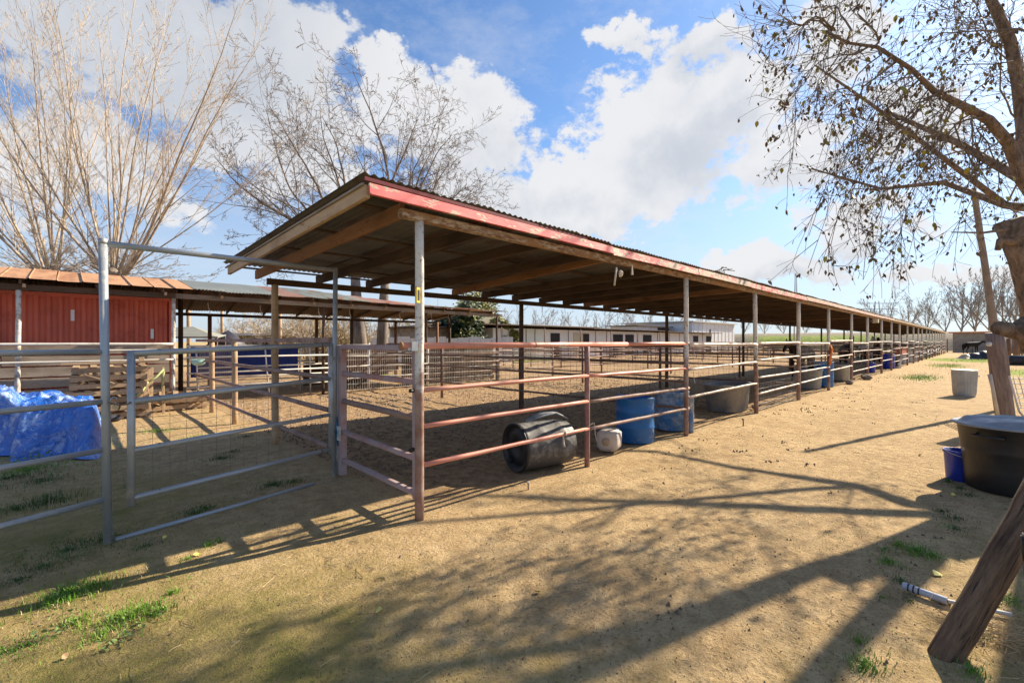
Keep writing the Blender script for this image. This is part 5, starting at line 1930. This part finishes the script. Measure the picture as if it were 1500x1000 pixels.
# grey spreading tree above the shelter
PB = dict(seg=.55, wob=.085, up=(.02, .03, .03, .03, .02), rmin=.0075, taper=.88, twig_r=.022, maxlev=4, kids=(8, 6, 4, 3), start=(.22, .12, .1, .1), ang=(.45, 1.05), ratio=(.40, .62), rr=.56)
lat, dep = Vector((CY, -CX, 0)), Vector((CX, CY, 0))
D0 = 21.0
tb1, tb2 = P(528, 500, D0), P(560, 500, D0 + .8)
tb1.z = tb2.z = 0
f1, f2 = P(520, 400, D0), P(565, 400, D0 + .6)
trunk = [([tb1 - Vector((0, 0, .2)), tb1 + Vector((0, 0, 1.5)), P(522, 440, D0), f1], [.34, .29, .24, .20]),
         ([tb2 - Vector((0, 0, .2)), tb2 + Vector((.0, 0, 1.5)), P(562, 440, D0 + .7), f2], [.32, .27, .22, .18])]
limbs = []
for src, tpx, tpy, dd0, r in ((f1, 330, 190, -1, .20), (f1, 420, 150, 1.5, .20), (f1, 350, 330, -2, .15), (f1, 475, 110, -1, .20), (f1, 395, 262, 3, .14), (f1, 330, 120, 2, .16), (f1, 340, 270, 0, .14), (f2, 540, 95, 1, .21), (f2, 600, 140, -2, .2),
                              (f2, 665, 190, 1, .19), (f2, 715, 275, -1, .17), (f2, 640, 260, 3, .14), (f1, 500, 170, 3, .16), (f2, 730, 230, 2, .16), (f2, 690, 150, 0, .16), (f2, 745, 310, 1, .13), (f2, 620, 100, 3, .16)):
    e = P(tpx, tpy, D0 + dd0)
    limbs.append((src, e - src, (e - src).length * .92, r * .55))
tree('bare_tree', 'grey spreading bare tree with two trunks above the near end of the red fascia', tb1, limbs, PB, 5, MT['grey'], MT['grey'], trunk=trunk)

# distant bare trees on the levee: a few shapes, copied
PF = dict(seg=1.4, wob=.07, up=(.03, .05, .05), rmin=.022, taper=.86, twig_r=.06, maxlev=3, kids=(11, 7, 5), start=(.12, .1, .1), ang=(.25, .65), ratio=(.3, .55), rr=.5)
protos = []
for s in range(3):
    rr = random.Random(50 + s)
    limbs = [((0, 0, .5), (rr.uniform(-.3, .3), rr.uniform(-.3, .3), 1), rr.uniform(11, 14), .2)]
    for k in range(3):
        a = rr.uniform(0, 6.28)
        limbs.append(((0, 0, 1.2), (math.cos(a) * .6, math.sin(a) * .6, 1), rr.uniform(8, 12), .13))
    protos.append((limbs, 50 + s))
trees_far = []
spots = [(1298, 118, .85), (1330, 120, .8), (1358, 112, .75), (1385, 110, .7), (1408, 104, 1.0), (1428, 108, 1.1), (1449, 110, 1.1), (1466, 104, 1.05), (1484, 100, 1.05), (1503, 108, 1.15), (1525, 104, 1.1),
         (725, 62, .42), (752, 66, .45), (784, 70, .5), (812, 64, .42), (850, 72, .5), (873, 68, .45), (905, 76, .5), (945, 74, .62), (985, 78, .55), (1018, 84, .5), (1052, 92, .55),
         (1090, 118, .5), (1120, 122, .45), (1148, 120, .5), (1180, 124, .5), (1215, 122, .5), (1245, 126, .5), (1272, 122, .55)]
PROT = {}
for i, (px, d, sc) in enumerate(spots):
    k = i % 3
    loc = P(px, 500, d)
    loc.z = 3.0 if loc.x > 101 else 0
    if i < 11:
        lb, g = '%s tall bare tree from the left on the levee at the far end' % ORD[i], 'tall bare trees at the far right'
    elif i < 22:
        lb, g = '%s small bare tree from the left behind the white stables' % ORD[i - 11], 'bare trees behind the stables'
    else:
        lb, g = '%s bare tree from the left on the levee behind the middle of the shelter' % ORD[i - 22], 'bare trees on the middle levee'
    if k not in PROT:
        mb, tw = MB(), MB()
        rr = random.Random(protos[k][1])
        for p_, d_, L_, r_ in protos[k][0]:
            grow(mb, tw, Vector(p_), Vector(d_).normalized(), L_, r_, 0, PF, rr)
        a_, b_ = mb.mesh('trunk', True), tw.mesh('crown', True)
        a_.materials.append(MT['far'])
        b_.materials.append(MT['far'])
        PROT[k] = (a_, b_)
    t = thing('far_bare_tree', lb, 'tree', loc, g)
    M_ = Matrix.Translation(loc) @ Matrix.Rotation(i * 2.1, 4, 'Z') @ Matrix.Scale(sc, 4)
    link(bpy.data.objects.new('trunk', PROT[k][0]), M_, t)
    o = link(bpy.data.objects.new('crown', PROT[k][1]), M_, t)
    o['kind'] = 'stuff'

# tan twiggy thickets behind the back shelter
PH = dict(seg=.6, wob=.16, up=(.02, .0, .0), rmin=.014, taper=.7, twig_r=.5, maxlev=2, kids=(7, 5), start=(.15, .1), ang=(.4, 1.1), ratio=(.35, .6), rr=.6)
BP = []
for s in range(2):
    rr = random.Random(80 + s)
    mb, tw = MB(), MB()
    for k in range(30):
        a = rr.uniform(0, 6.28)
        grow(mb, tw, Vector((rr.uniform(-1, 1), rr.uniform(-1, 1), 0)), Vector((math.cos(a) * .7, math.sin(a) * .7, 1)).normalized(), rr.uniform(2.4, 4.6), .04, 0, PH, rr)
    me = tw.mesh('twig_mass', True)
    me.materials.append(MT['farwhite'] if s else ML['bush'])
    BP.append(me)
for i, (px, d, s) in enumerate(((345, 47, .85), (372, 45, .95), (392, 43, 1.1), (415, 42, 1.05), (440, 41, 1.1), (470, 38, 1.1), (495, 37, 1.1), (520, 40, 1.0), (588, 38, .95), (612, 37, 1.0), (635, 37, 1.05), (655, 39, .9))):
    loc = P(px, 500, d)
    loc.z = 0
    t = thing('bare_bush', '%s twiggy tan bush from the left, behind the back shelter' % ORD[i], 'bush', loc, 'twiggy bushes behind the back shelter')
    o = link(bpy.data.objects.new('twig_mass', BP[i % 2]), Matrix.Translation(loc) @ Matrix.Rotation(i, 4, 'Z') @ Matrix.Scale(s, 4), t)
    o['kind'] = 'stuff'


def leafy(name, label, loc, r, h, m, n, seed, size=.16, m2=None, cat='tree'):
    rr = random.Random(seed)
    t = thing(name, label, cat, loc)
    mb = MB()
    mb.path([(0, 0, 0), (.1, 0, h * .45), (0, .1, h * .8)], [.16, .12, .04], 8)
    for k in range(5):
        a = k * 1.26
        mb.path([(0, 0, h * .25), (math.cos(a) * r * .5, math.sin(a) * r * .5, h * .55)], [.07, .02], 5)
    put('trunk', mb, MT['grey'], t, local=True)
    blobs = [(Vector((rr.uniform(-.6, .6) * r, rr.uniform(-.6, .6) * r, h * rr.uniform(.3, .9))), r * rr.uniform(.3, .55)) for _ in range(11)]
    for part, mm, cnt in (('foliage', m, n), ('pale_foliage', m2, n // 8)):
        if not mm:
            continue
        mb = MB()
        for k in range(cnt):
            c, br = rr.choice(blobs if part == 'foliage' else blobs[:3])
            v = Vector((rr.gauss(0, 1), rr.gauss(0, 1), rr.gauss(0, 1))).normalized() * br * rr.uniform(.5, 1.05)
            p_ = c + v
            if p_.z < .15:
                continue
            a = Vector((rr.gauss(0, 1), rr.gauss(0, 1), rr.gauss(0, 1))).normalized()
            b = a.orthogonal().normalized()
            s = size * rr.uniform(.5, 1.2)
            mb.face(p_ - a * s, p_ + b * s * .5, p_ + a * s, p_ - b * s * .5)
        kind(put(part, mb, mm, t, local=True), 'stuff')
    return t


for px, d, r, h, lb, m2 in ((690, 33, 2.0, 4.2, 'dark evergreen tree with a few yellow leaves beside the grey shed', ML['olive']), (662, 35, 1.6, 3.5, 'smaller dark evergreen left of the yellow flecked one', None),
                            (736, 38, 1.3, 3.4, 'yellow green leafy tree rising behind the grey shed', None)):
    l_ = P(px, 500, d)
    l_.z = 0
    leafy('leafy_tree', lb, l_, r, h, ML['conifer'] if px < 730 else ML['olive'], 5200, int(px), .17, m2)
l_ = P(690, 500, 47)
l_.z = 0
leafy('leafy_tree', 'tall grey green tree showing above the right end of the back shelter', l_, 3.2, 6.8, ML['olive'], 5000, 3, .2)

# ------------------------------------------------------------------ big tree on the right
rt = thing('mulberry_tree', 'large rough barked tree leaning in from the right edge with drooping leafy twigs', 'tree', (8.4, -1.9, 0))
mb, tw = MB(), MB()
PR = dict(seg=.3, wob=.13, up=(-.04, -.10, -.10, -.1), rmin=.0022, taper=.82, twig_r=.022, maxlev=2, kids=(9, 4), start=(.1, .1), ang=(.3, .95), ratio=(.3, .6), rr=.5)
rr = random.Random(21)
tips = []


def PP(lst):
    return [P(*q) for q in lst]


base = Vector((8.4, -1.9, -.2))
crotch = W(7.9, 6.0, 2.4)
mb.path([base, base.lerp(crotch, .5) + Vector((.1, .1, 0)), crotch], [.36, .27, .25], 18)
limbA = [crotch] + PP([(1560, 330, 6.1), (1499, 262, 6.2), (1478, 210, 6.2), (1449, 176, 6.15), (1411, 155, 6.1), (1369, 134, 6.05), (1335, 101, 6.0), (1285, 69, 5.9), (1243, 63, 5.8), (1209, 46, 5.7)])
mb.path(limbA, [.24, .16, .085, .07, .058, .046, .036, .028, .022, .016, .011], 12)
limbB = [limbA[2]] + PP([(1500, 190, 6.4), (1492, 120, 6.5), (1480, 60, 6.6), (1452, 0, 6.7), (1420, -90, 6.8), (1400, -190, 6.9)])
mb.path(limbB, [.085, .08, .075, .07, .06, .05, .03], 12)
limbC = [limbA[1]] + PP([(1560, 200, 5.2), (1590, 60, 4.4), (1560, -120, 3.9), (1480, -260, 3.6)])
mb.path(limbC, [.10, .075, .055, .04, .025], 10)
limbD = [crotch, W(6.6, 4.6, 3.9), W(5.6, 3.7, 4.6), W(4.6, 2.8, 5.1), W(3.6, 1.8, 5.3), W(2.6, .8, 5.5)]
mb.path(limbD, [.16, .11, .08, .06, .045, .03], 10)
limbE = [crotch, W(8.6, 7.4, 4.0), W(8.6, 8.8, 5.4), W(8.2, 10.0, 6.6)]
mb.path(limbE, [.12, .08, .06, .035], 10)
limbG = [crotch, W(8.6, 7.4, 3.7), W(8.9, 8.2, 4.0), W(9.1, 9.6, 4.9), W(8.6, 10.6, 5.1), W(7.9, 12.0, 6.1)]
mb.path(limbG, [.10, .08, .065, .048, .032, .02], 10)
limbH = [limbG[2], W(7.9, 8.6, 5.2), W(7.0, 8.9, 6.2), W(6.0, 9.0, 7.0)]
mb.path(limbH, [.055, .042, .03, .016], 8)
limbF = [W(6.6, 4.6, 3.9), W(6.2, 3.6, 4.8), W(6.0, 2.4, 5.6), W(5.6, 1.4, 6.0)]
mb.path(limbF, [.08, .06, .045, .03], 10)
# cut stub and sawn log ends
stub = PP([(1540, 520, 5.5), (1520, 440, 5.5), (1500, 380, 5.5), (1480, 322, 5.5)])
mb.path(stub, [.22, .16, .135, .15], 14)
mb.path(PP([(1490, 345, 5.5), (1530, 322, 5.6)]), [.09, .11], 10)
mb.path(PP([(1520, 492, 5.0), (1463, 480, 4.9)]), [.11, .075], 10)
mb.path(PP([(1530, 500, 4.8), (1505, 470, 4.8)]), [.2, .13], 12)
mb.path([P(1484, 355, 5.45), P(1465, 352, 5.4), P(1462, 366, 5.4)], [.05, .035, .03], 6)
mb.path(PP([(1475, 336, 5.4), (1440, 341, 5.3), (1394, 340, 5.2)]), [.018, .012, .006], 6)


def droop(start, end, r0, sag=.25, side=14, depth_j=.5):
    """a long whip hanging from a limb, with side twigs"""
    n = 9
    pts, rad = [], []
    nz = Vector((rr.gauss(0, 1), rr.gauss(0, 1), rr.gauss(0, .6))) * .12
    up = Vector((0, 0, sag * (end - start).length))
    for i in range(n + 1):
        f = i / n
        p = start.lerp(end, f) + up * math.sin(math.pi * f) + nz * math.sin(math.pi * f * 2) + Vector((rr.gauss(0, .02), rr.gauss(0, .02), rr.gauss(0, .02)))
        pts.append(p)
        rad.append(max(.003, r0 * (1 - f * .85)))
    tw.path(pts, rad, 5)
    for k in range(side):
        i = rr.randrange(1, n)
        d_ = (pts[i + 1] - pts[i]).normalized()
        nd = vrot(d_, rr.uniform(.3, .9), rr.uniform(0, 6.28))
        grow(tw, tw, pts[i].lerp(pts[i + 1], rr.random()), nd, rr.uniform(.3, .95), .0052, 1, PR, rr, tips)
    tips.append((pts[-1], d_))


def onlimb(L, f):
    f = f * (len(L) - 1)
    i = min(len(L) - 2, int(f))
    return L[i].lerp(L[i + 1], f - i)


ends = [(1195, 130, .95), (1130, 95, 1), (1125, 60, 1), (1150, 30, .98), (1165, 230, .85), (1150, 150, .9), (1210, 5, .9), (1260, 0, .8),
        (1195, 290, .7), (1180, 340, .62), (1205, 400, .55), (1235, 330, .6), (1260, 380, .5), (1185, 390, .6), (1225, 400, .5), (1290, 360, .45), (1320, 340, .4), (1300, 290, .5), (1345, 330, .35), (1250, 260, .6),
        (1370, 260, .4), (1400, 300, .3), (1270, 200, .6), (1330, 220, .5), (1215, 200, .72), (1385, 345, .3), (1260, 405, .52), (1160, 180, .8), (1440, 300, .25), (1420, 250, .3), (1300, 415, .45), (1240, 230, .66)]
for px, py, f in ends:
    s_ = onlimb(limbA, min(.99, .18 + f * .8))
    dz = rr.uniform(-1.1, .9)
    droop(s_, P(px, py, 5.9 + dz), rr.uniform(.008, .015), rr.uniform(.05, .22), 15)
for k in range(18):
    s_ = onlimb(limbB, rr.uniform(.15, .95))
    droop(s_, P(rr.uniform(1300, 1500), rr.uniform(-80, 130), 6.4 + rr.uniform(-1, 1)), rr.uniform(.008, .016), rr.uniform(.0, .15), 13)
for k in range(24):
    L_ = (limbG, limbE, limbH, limbE, limbG, limbC)[k % 6]
    s_ = onlimb(L_, rr.uniform(.35, 1))
    droop(s_, s_ + Vector((rr.uniform(-1.8, 1.8), rr.uniform(-1.6, 1.6), rr.uniform(-.6, 1.2))), .016, .05, 12)
for k in range(7):
    s_ = P(1490, rr.uniform(330, 370), 5.45)
    droop(s_, s_ + Vector((rr.uniform(-.6, .6), rr.uniform(-.5, .5), rr.uniform(.1, .6))), .006, .0, 2)
put('trunk', mb, MT['right'], rt, smooth=True)
kind(put('twigs', tw, MT['twig'], rt, smooth=True), 'stuff')


def leafmesh(mb, p, s, d, curl):
    a = d.normalized()
    b = vrot(a, 1.57, rr.uniform(0, 6.28))
    n = a.cross(b)
    wd = .22 + .5 * max(0, .12 - curl)
    ro = [(0, 0, 0), (.25, wd, .04), (.6, wd, .02), (1, 0, -.12), (.6, -wd, .02), (.25, -wd, .04), (.5, 0, -.05 - curl)]
    base_ = len(mb.v)
    for u, v, w in ro:
        q = p + a * (u * s) + b * (v * s) + n * (w * s)
        mb.v.append((q.x, q.y, q.z))
    for i, j in ((0, 1), (1, 2), (2, 3), (3, 4), (4, 5), (5, 0)):
        mb.f.append((base_ + i, base_ + j, base_ + 6))


lb_, ly_ = MB(), MB()
rr.shuffle(tips)
for i, (p_, d_) in enumerate(tips):
    prob = .30
    if rr.random() < prob:
        k_ = rr.choice((1, 1, 2))
        for _ in range(k_):
            dv = (Vector((rr.gauss(0, .5), rr.gauss(0, .5), -1)))
            leafmesh(lb_, p_ + Vector((rr.gauss(0, .012), rr.gauss(0, .012), rr.gauss(0, .012))), rr.uniform(.034, .078), dv, rr.uniform(0, .3))
    if rr.random() < .06:
        leafmesh(ly_, p_, rr.uniform(.05, .09), Vector((rr.gauss(0, .5), rr.gauss(0, .5), -1)), .05)
kind(put('dry_leaves', lb_, ML['brown'], rt), 'stuff')
kind(put('yellow_leaves', ly_, ML['yellow'], rt), 'stuff')

# ------------------------------------------------------------------ grass, weeds, litter
rg = random.Random(31)


def blade(mb, p, h, a, lean, w):
    dx_, dy_ = math.cos(a), math.sin(a)
    px_, py_ = -dy_ * w, dx_ * w
    m = (p.x + dx_ * lean * h * .35, p.y + dy_ * lean * h * .35, p.z + h * .6)
    t_ = (p.x + dx_ * lean * h, p.y + dy_ * lean * h, p.z + h * (1 - .35 * lean))
    b = len(mb.v)
    mb.v += [(p.x - px_, p.y - py_, p.z), (p.x + px_, p.y + py_, p.z), (m[0] + px_ * .8, m[1] + py_ * .8, m[2]), (m[0] - px_ * .8, m[1] - py_ * .8, m[2]), t_]
    mb.f += [(b, b + 1, b + 2, b + 3), (b + 3, b + 2, b + 4)]


gb, gd = MB(), MB()
tufts = [(105, 868, .16, 420, .05, 0), (85, 880, .10, 160, .05, 0), (135, 862, .10, 180, .05, 0), (180, 905, .13, 380, .045, 0), (205, 898, .10, 220, .05, 0), (110, 912, .10, 180, .035, 0), (150, 930, .10, 160, .03, 0), (232, 897, .06, 110, .045, 0),
         (252, 870, .04, 60, .04, 0), (40, 945, .14, 150, .025, 0), (10, 955, .12, 120, .025, 0), (1342, 808, .11, 320, .045, 0), (1318, 800, .06, 90, .04, 0), (1365, 815, .06, 110, .04, 0), (1302, 822, .09, 200, .03, 0), (1295, 805, .05, 60, .03, 0),
         (1265, 975, .07, 200, .04, 0), (1258, 940, .05, 60, .03, 0), (1400, 760, .12, 160, .03, 1), (1380, 748, .08, 90, .03, 1), (1425, 985, .06, 90, .04, 0), (1420, 925, .06, 120, .035, 0), (1320, 850, .08, 110, .025, 1), (1335, 880, .07, 80, .02, 1), (1292, 875, .05, 50, .02, 0),
         (1450, 873, .08, 200, .03, 0), (1480, 880, .08, 120, .03, 0), (400, 711, .14, 240, .05, 1), (430, 706, .10, 120, .05, 1), (322, 672, .15, 200, .05, 1), (340, 662, .12, 120, .05, 1), (300, 745, .15, 200, .03, 1), (285, 752, .12, 150, .04, 1), (215, 800, .14, 120, .03, 1),
         (100, 805, .25, 380, .03, 1), (150, 790, .2, 300, .03, 1), (60, 830, .2, 220, .03, 1), (25, 850, .15, 160, .025, 1), (305, 800, .06, 60, .05, 0), (320, 795, .04, 40, .05, 0), (275, 820, .05, 50, .03, 0), (70, 735, .25, 260, .09, 1), (25, 745, .2, 200, .05, 1),
         (60, 705, .3, 300, .06, 1), (15, 700, .25, 250, .06, 1), (80, 668, .3, 500, .09, 0), (40, 690, .3, 350, .08, 0), (120, 660, .25, 260, .06, 0), (230, 632, .3, 240, .07, 0), (285, 640, .25, 150, .05, 0), (360, 640, .2, 120, .05, 1),
         (1390, 706, .05, 60, .05, 1), (1405, 715, .06, 90, .04, 1), (1420, 725, .1, 120, .03, 1), (1400, 775, .1, 120, .025, 1), (1350, 610, .3, 60, .03, 0)]
for px, py, ra, n, h, dk in tufts:
    c = G(px, py)
    t_ = gd if dk else gb
    for k in range(int(n * 1.5)):
        a, q = rg.uniform(0, 6.28), abs(rg.gauss(0, .55 if k % 3 else 1.1)) * ra
        p_ = Vector((c.x + math.cos(a) * q * 1.3, c.y + math.sin(a) * q, 0))
        p_.z = gheight(p_.x, p_.y) - .004
        blade(t_, p_, h * rg.uniform(.4, 1.2), rg.uniform(0, 6.28), rg.uniform(.1, .9), rg.uniform(.0012, .0026))
# thin scattered grass in the mossy areas and the far green strips
for k in range(11000):
    x, y = rg.uniform(-3, 2.2), rg.uniform(1.5, 9)
    if noise.noise((x * 1.1, y * 1.1, 7)) < .12:
        continue
    blade(gd if rg.random() < .6 else gb, Vector((x, y, gheight(x, y) - .003)), rg.uniform(.01, .03), rg.uniform(0, 6.28), rg.uniform(.2, 1), .0014)
for k in range(5200):
    x, y = rg.uniform(2, 7), rg.uniform(-1.2, .9)
    if noise.noise((x * 1.3, y * 1.3, 7)) < .12 or (x < 2.6 and y > .6):
        continue
    blade(gd if rg.random() < .5 else gb, Vector((x, y, gheight(x, y) - .003)), rg.uniform(.01, .028), rg.uniform(0, 6.28), rg.uniform(.2, 1), .0014)
for gx, gy, rx_, ry_, n in ((26, 1.9, 2.6, .7, 900), (40, 1.6, 4, 1, 900), (54, .6, 8, 2.2, 1500), (34, -2.8, 6, 1.8, 1500), (17.5, -2.2, 3, 1.0, 900), (11, -.5, 1.5, .35, 400)):
    for k in range(n):
        x, y = gx + rg.gauss(0, .5) * rx_, gy + rg.gauss(0, .5) * ry_
        blade(gb, Vector((x, y, 0)), rg.uniform(.03, .10), rg.uniform(0, 6.28), rg.uniform(.1, .8), .006)
o = put('grass', gb, ML['grass'])
kind(tag(o, 'bright green grass tufts growing from the dirt', 'grass'), 'stuff')
o = put('grass', gd, ML['grassdark'])
kind(tag(o, 'dark low grass and moss in the shaded ground by the gates', 'grass'), 'stuff')
gy_ = MB()
for px, py, ra, n, h, dk in tufts:
    c = G(px, py)
    for k in range(n // 4):
        a, q = rg.uniform(0, 6.28), abs(rg.gauss(0, .8)) * ra
        p_ = Vector((c.x + math.cos(a) * q * 1.3, c.y + math.sin(a) * q, 0))
        p_.z = gheight(p_.x, p_.y) - .004
        blade(gy_, p_, h * rg.uniform(.4, 1.1), rg.uniform(0, 6.28), rg.uniform(.3, 1.2), rg.uniform(.001, .002))
kind(tag(put('dead_grass', gy_, ML['straw']), 'dead straw coloured stems among the green tufts', 'grass'), 'stuff')
# broad leaved weeds
wb = MB()
for px, py, n, s in ((78, 925, 26, .022), (180, 938, 30, .024), (165, 915, 14, .02), (208, 917, 10, .022), (90, 905, 10, .02), (1440, 880, 60, .02), (1425, 920, 30, .02), (70, 675, 60, .04), (95, 655, 60, .045), (150, 650, 20, .04), (1380, 770, 16, .02), (30, 700, 60, .04)):
    c = G(px, py)
    for k in range(n):
        a, q = rg.uniform(0, 6.28), rg.random() ** .6 * (.07 if s < .03 else .3)
        p_ = Vector((c.x + math.cos(a) * q * 1.4, c.y + math.sin(a) * q, 0))
        p_.z = gheight(p_.x, p_.y) + rg.uniform(.006, .03 if s < .03 else .12)
        d_ = Vector((rg.gauss(0, 1), rg.gauss(0, 1), rg.uniform(-.1, .6))).normalized()
        leafmesh(wb, p_, s * rg.uniform(.7, 1.3), d_, 0)
kind(tag(put('weeds', wb, ML['weed']), 'pale broad leaved weeds among the grass tufts', 'weeds'), 'stuff')
# straw, twigs, crumbs
sb_, cb, tb_ = MB(), MB(), MB()
for k in range(3400):
    q = rg.random() ** 1.5
    d = 1.2 + q * 9
    la = rg.uniform(-1.25, 1.25) * d
    p_ = W(la, d)
    p_.z = gheight(p_.x, p_.y) + .003
    a = rg.uniform(0, 6.28)
    L_ = rg.uniform(.01, .05) if rg.random() < .93 else rg.uniform(.06, .16)
    e = p_ + Vector((math.cos(a) * L_, math.sin(a) * L_, rg.uniform(-.002, .006)))
    m_ = p_.lerp(e, .5) + Vector((rg.gauss(0, .1) * L_, rg.gauss(0, .1) * L_, .003))
    (sb_ if rg.random() < .5 else tb_).path([p_, m_, e], rg.uniform(.0006, .0012) * (1.3 if L_ > .06 else 1), 3, False)
for k in range(9000):
    q = rg.random() ** 1.4
    d = 1.2 + q * 12
    la = rg.uniform(-1.25, 1.25) * d
    p_ = W(la, d)
    s = rg.uniform(.0015, .006) * (2.2 if rg.random() < .07 else 1)
    p_.z = gheight(p_.x, p_.y) + s * .4
    b = len(cb.v)
    for t4 in ((1, 0, -.5), (-.4, .9, -.5), (-.6, -.8, -.4), (.1, .1, .8), (.6, .7, 0)):
        cb.v.append((p_.x + t4[0] * s * rg.uniform(.6, 1.3), p_.y + t4[1] * s * rg.uniform(.6, 1.3), p_.z + t4[2] * s))
    cb.f += [(b, b + 4, b + 3), (b + 4, b + 1, b + 3), (b + 1, b + 2, b + 3), (b + 2, b, b + 3)]
# droppings and darker lumps along the rails and on the lane
for k in range(70):
    if k < 45:
        cx_, cy_ = rg.uniform(4, 26), 3.2 - abs(rg.gauss(0, .5))
    else:
        cx_, cy_ = rg.uniform(2.5, 16), rg.uniform(.2, 3)
    for q in range(rg.randint(1, 7)):
        s = rg.uniform(.008, .022)
        p_ = Vector((cx_ + rg.gauss(0, .06), cy_ + rg.gauss(0, .05), 0))
        p_.z = gheight(p_.x, p_.y) + s * .4
        b = len(cb.v)
        for t4 in ((1, 0, -.5), (-.4, .9, -.5), (-.6, -.8, -.4), (.1, .1, .8), (.6, .7, 0)):
            cb.v.append((p_.x + t4[0] * s * rg.uniform(.6, 1.3), p_.y + t4[1] * s * rg.uniform(.6, 1.3), p_.z + t4[2] * s))
        cb.f += [(b, b + 4, b + 3), (b + 4, b + 1, b + 3), (b + 1, b + 2, b + 3), (b + 2, b, b + 3)]
# churned clods in the pens
for k in range(9000):
    x, y = 2.4 + rg.random() ** 1.3 * 18, rg.uniform(4.6, 13.3)
    if noise.noise((x * .9, y * .9, 5)) < -.05 and rg.random() < .8:
        continue
    s = rg.uniform(.008, .035)
    p_ = Vector((x, y, gheight(x, y) + s * .3))
    b = len(cb.v)
    for t4 in ((1, 0, -.5), (-.4, .9, -.5), (-.6, -.8, -.4), (.1, .1, .8), (.6, .7, 0)):
        cb.v.append((p_.x + t4[0] * s * rg.uniform(.6, 1.3), p_.y + t4[1] * s * rg.uniform(.6, 1.3), p_.z + t4[2] * s))
    cb.f += [(b, b + 4, b + 3), (b + 4, b + 1, b + 3), (b + 1, b + 2, b + 3), (b + 2, b, b + 3)]
for nm, m__, mt_, lb in (('straw', sb_, ML['straw'], 'bits of pale straw scattered on the dirt'), ('ground_twigs', tb_, MT['twig'], 'small dark twigs scattered on the dirt'), ('soil_crumbs', cb, ML['clod'], 'dark crumbs and clods of soil on lane and pens')):
    kind(tag(put(nm, m__, mt_), lb, nm.replace('_', ' ')), 'stuff')
# straw heap by the old post
hb_ = MB()
c = G(1440, 935)
for k in range(380):
    p_ = Vector((c.x + rg.gauss(0, .12) + .1, c.y + rg.gauss(0, .10), 0))
    p_.z = rg.uniform(.0, .05)
    a = rg.uniform(0, 6.28)
    L_ = rg.uniform(.03, .12)
    hb_.path([p_, p_ + Vector((math.cos(a) * L_, math.sin(a) * L_, rg.uniform(-.01, .03)))], .0012, 3, False)
kind(tag(put('dry_straw_heap', hb_, ML['straw']), 'tangle of dry straw between the log and the corner post', 'straw'), 'stuff')
# single fallen leaves that stand out
for px, py, s, m__, lb in ((553, 899, .050, 'fallen', 'folded yellow green leaf lying alone on the dirt, lower centre left'), (792, 869, .040, 'fallen', 'small yellow leaf lying on the dirt near the centre foreground'),
                           (1375, 840, .070, 'fallen', 'large pale yellow leaf behind the leaning log'), (1392, 724, .045, 'fallen', 'pale leaf on the dirt in front of the blue bucket'),
                           (90, 968, .035, 'fallenbrown', 'curled brown leaf at the lower left near the grass'), (312, 801, .035, 'fallenbrown', 'brown leaf in the shadow in front of the tall gate'),
                           (292, 813, .045, 'fallen', 'pale yellow leaf at the edge of the roof shadow'), (1220, 722, .05, 'fallen', 'pale leaf among the branch shadows on the lane'),
                           (1345, 668, .05, 'fallen', 'small pale leaf near the pole shadow'), (237, 790, .035, 'fallen', 'yellow leaf beside the foot of the tall gate post')):
    c = G(px, py)
    mb = MB()
    c.z = gheight(c.x, c.y) + .012
    leafmesh(mb, c, s, Vector((rg.gauss(0, 1), rg.gauss(0, 1), .15)), -.15)
    tag(put('fallen_leaf', mb, ML[m__]), lb, 'leaf')
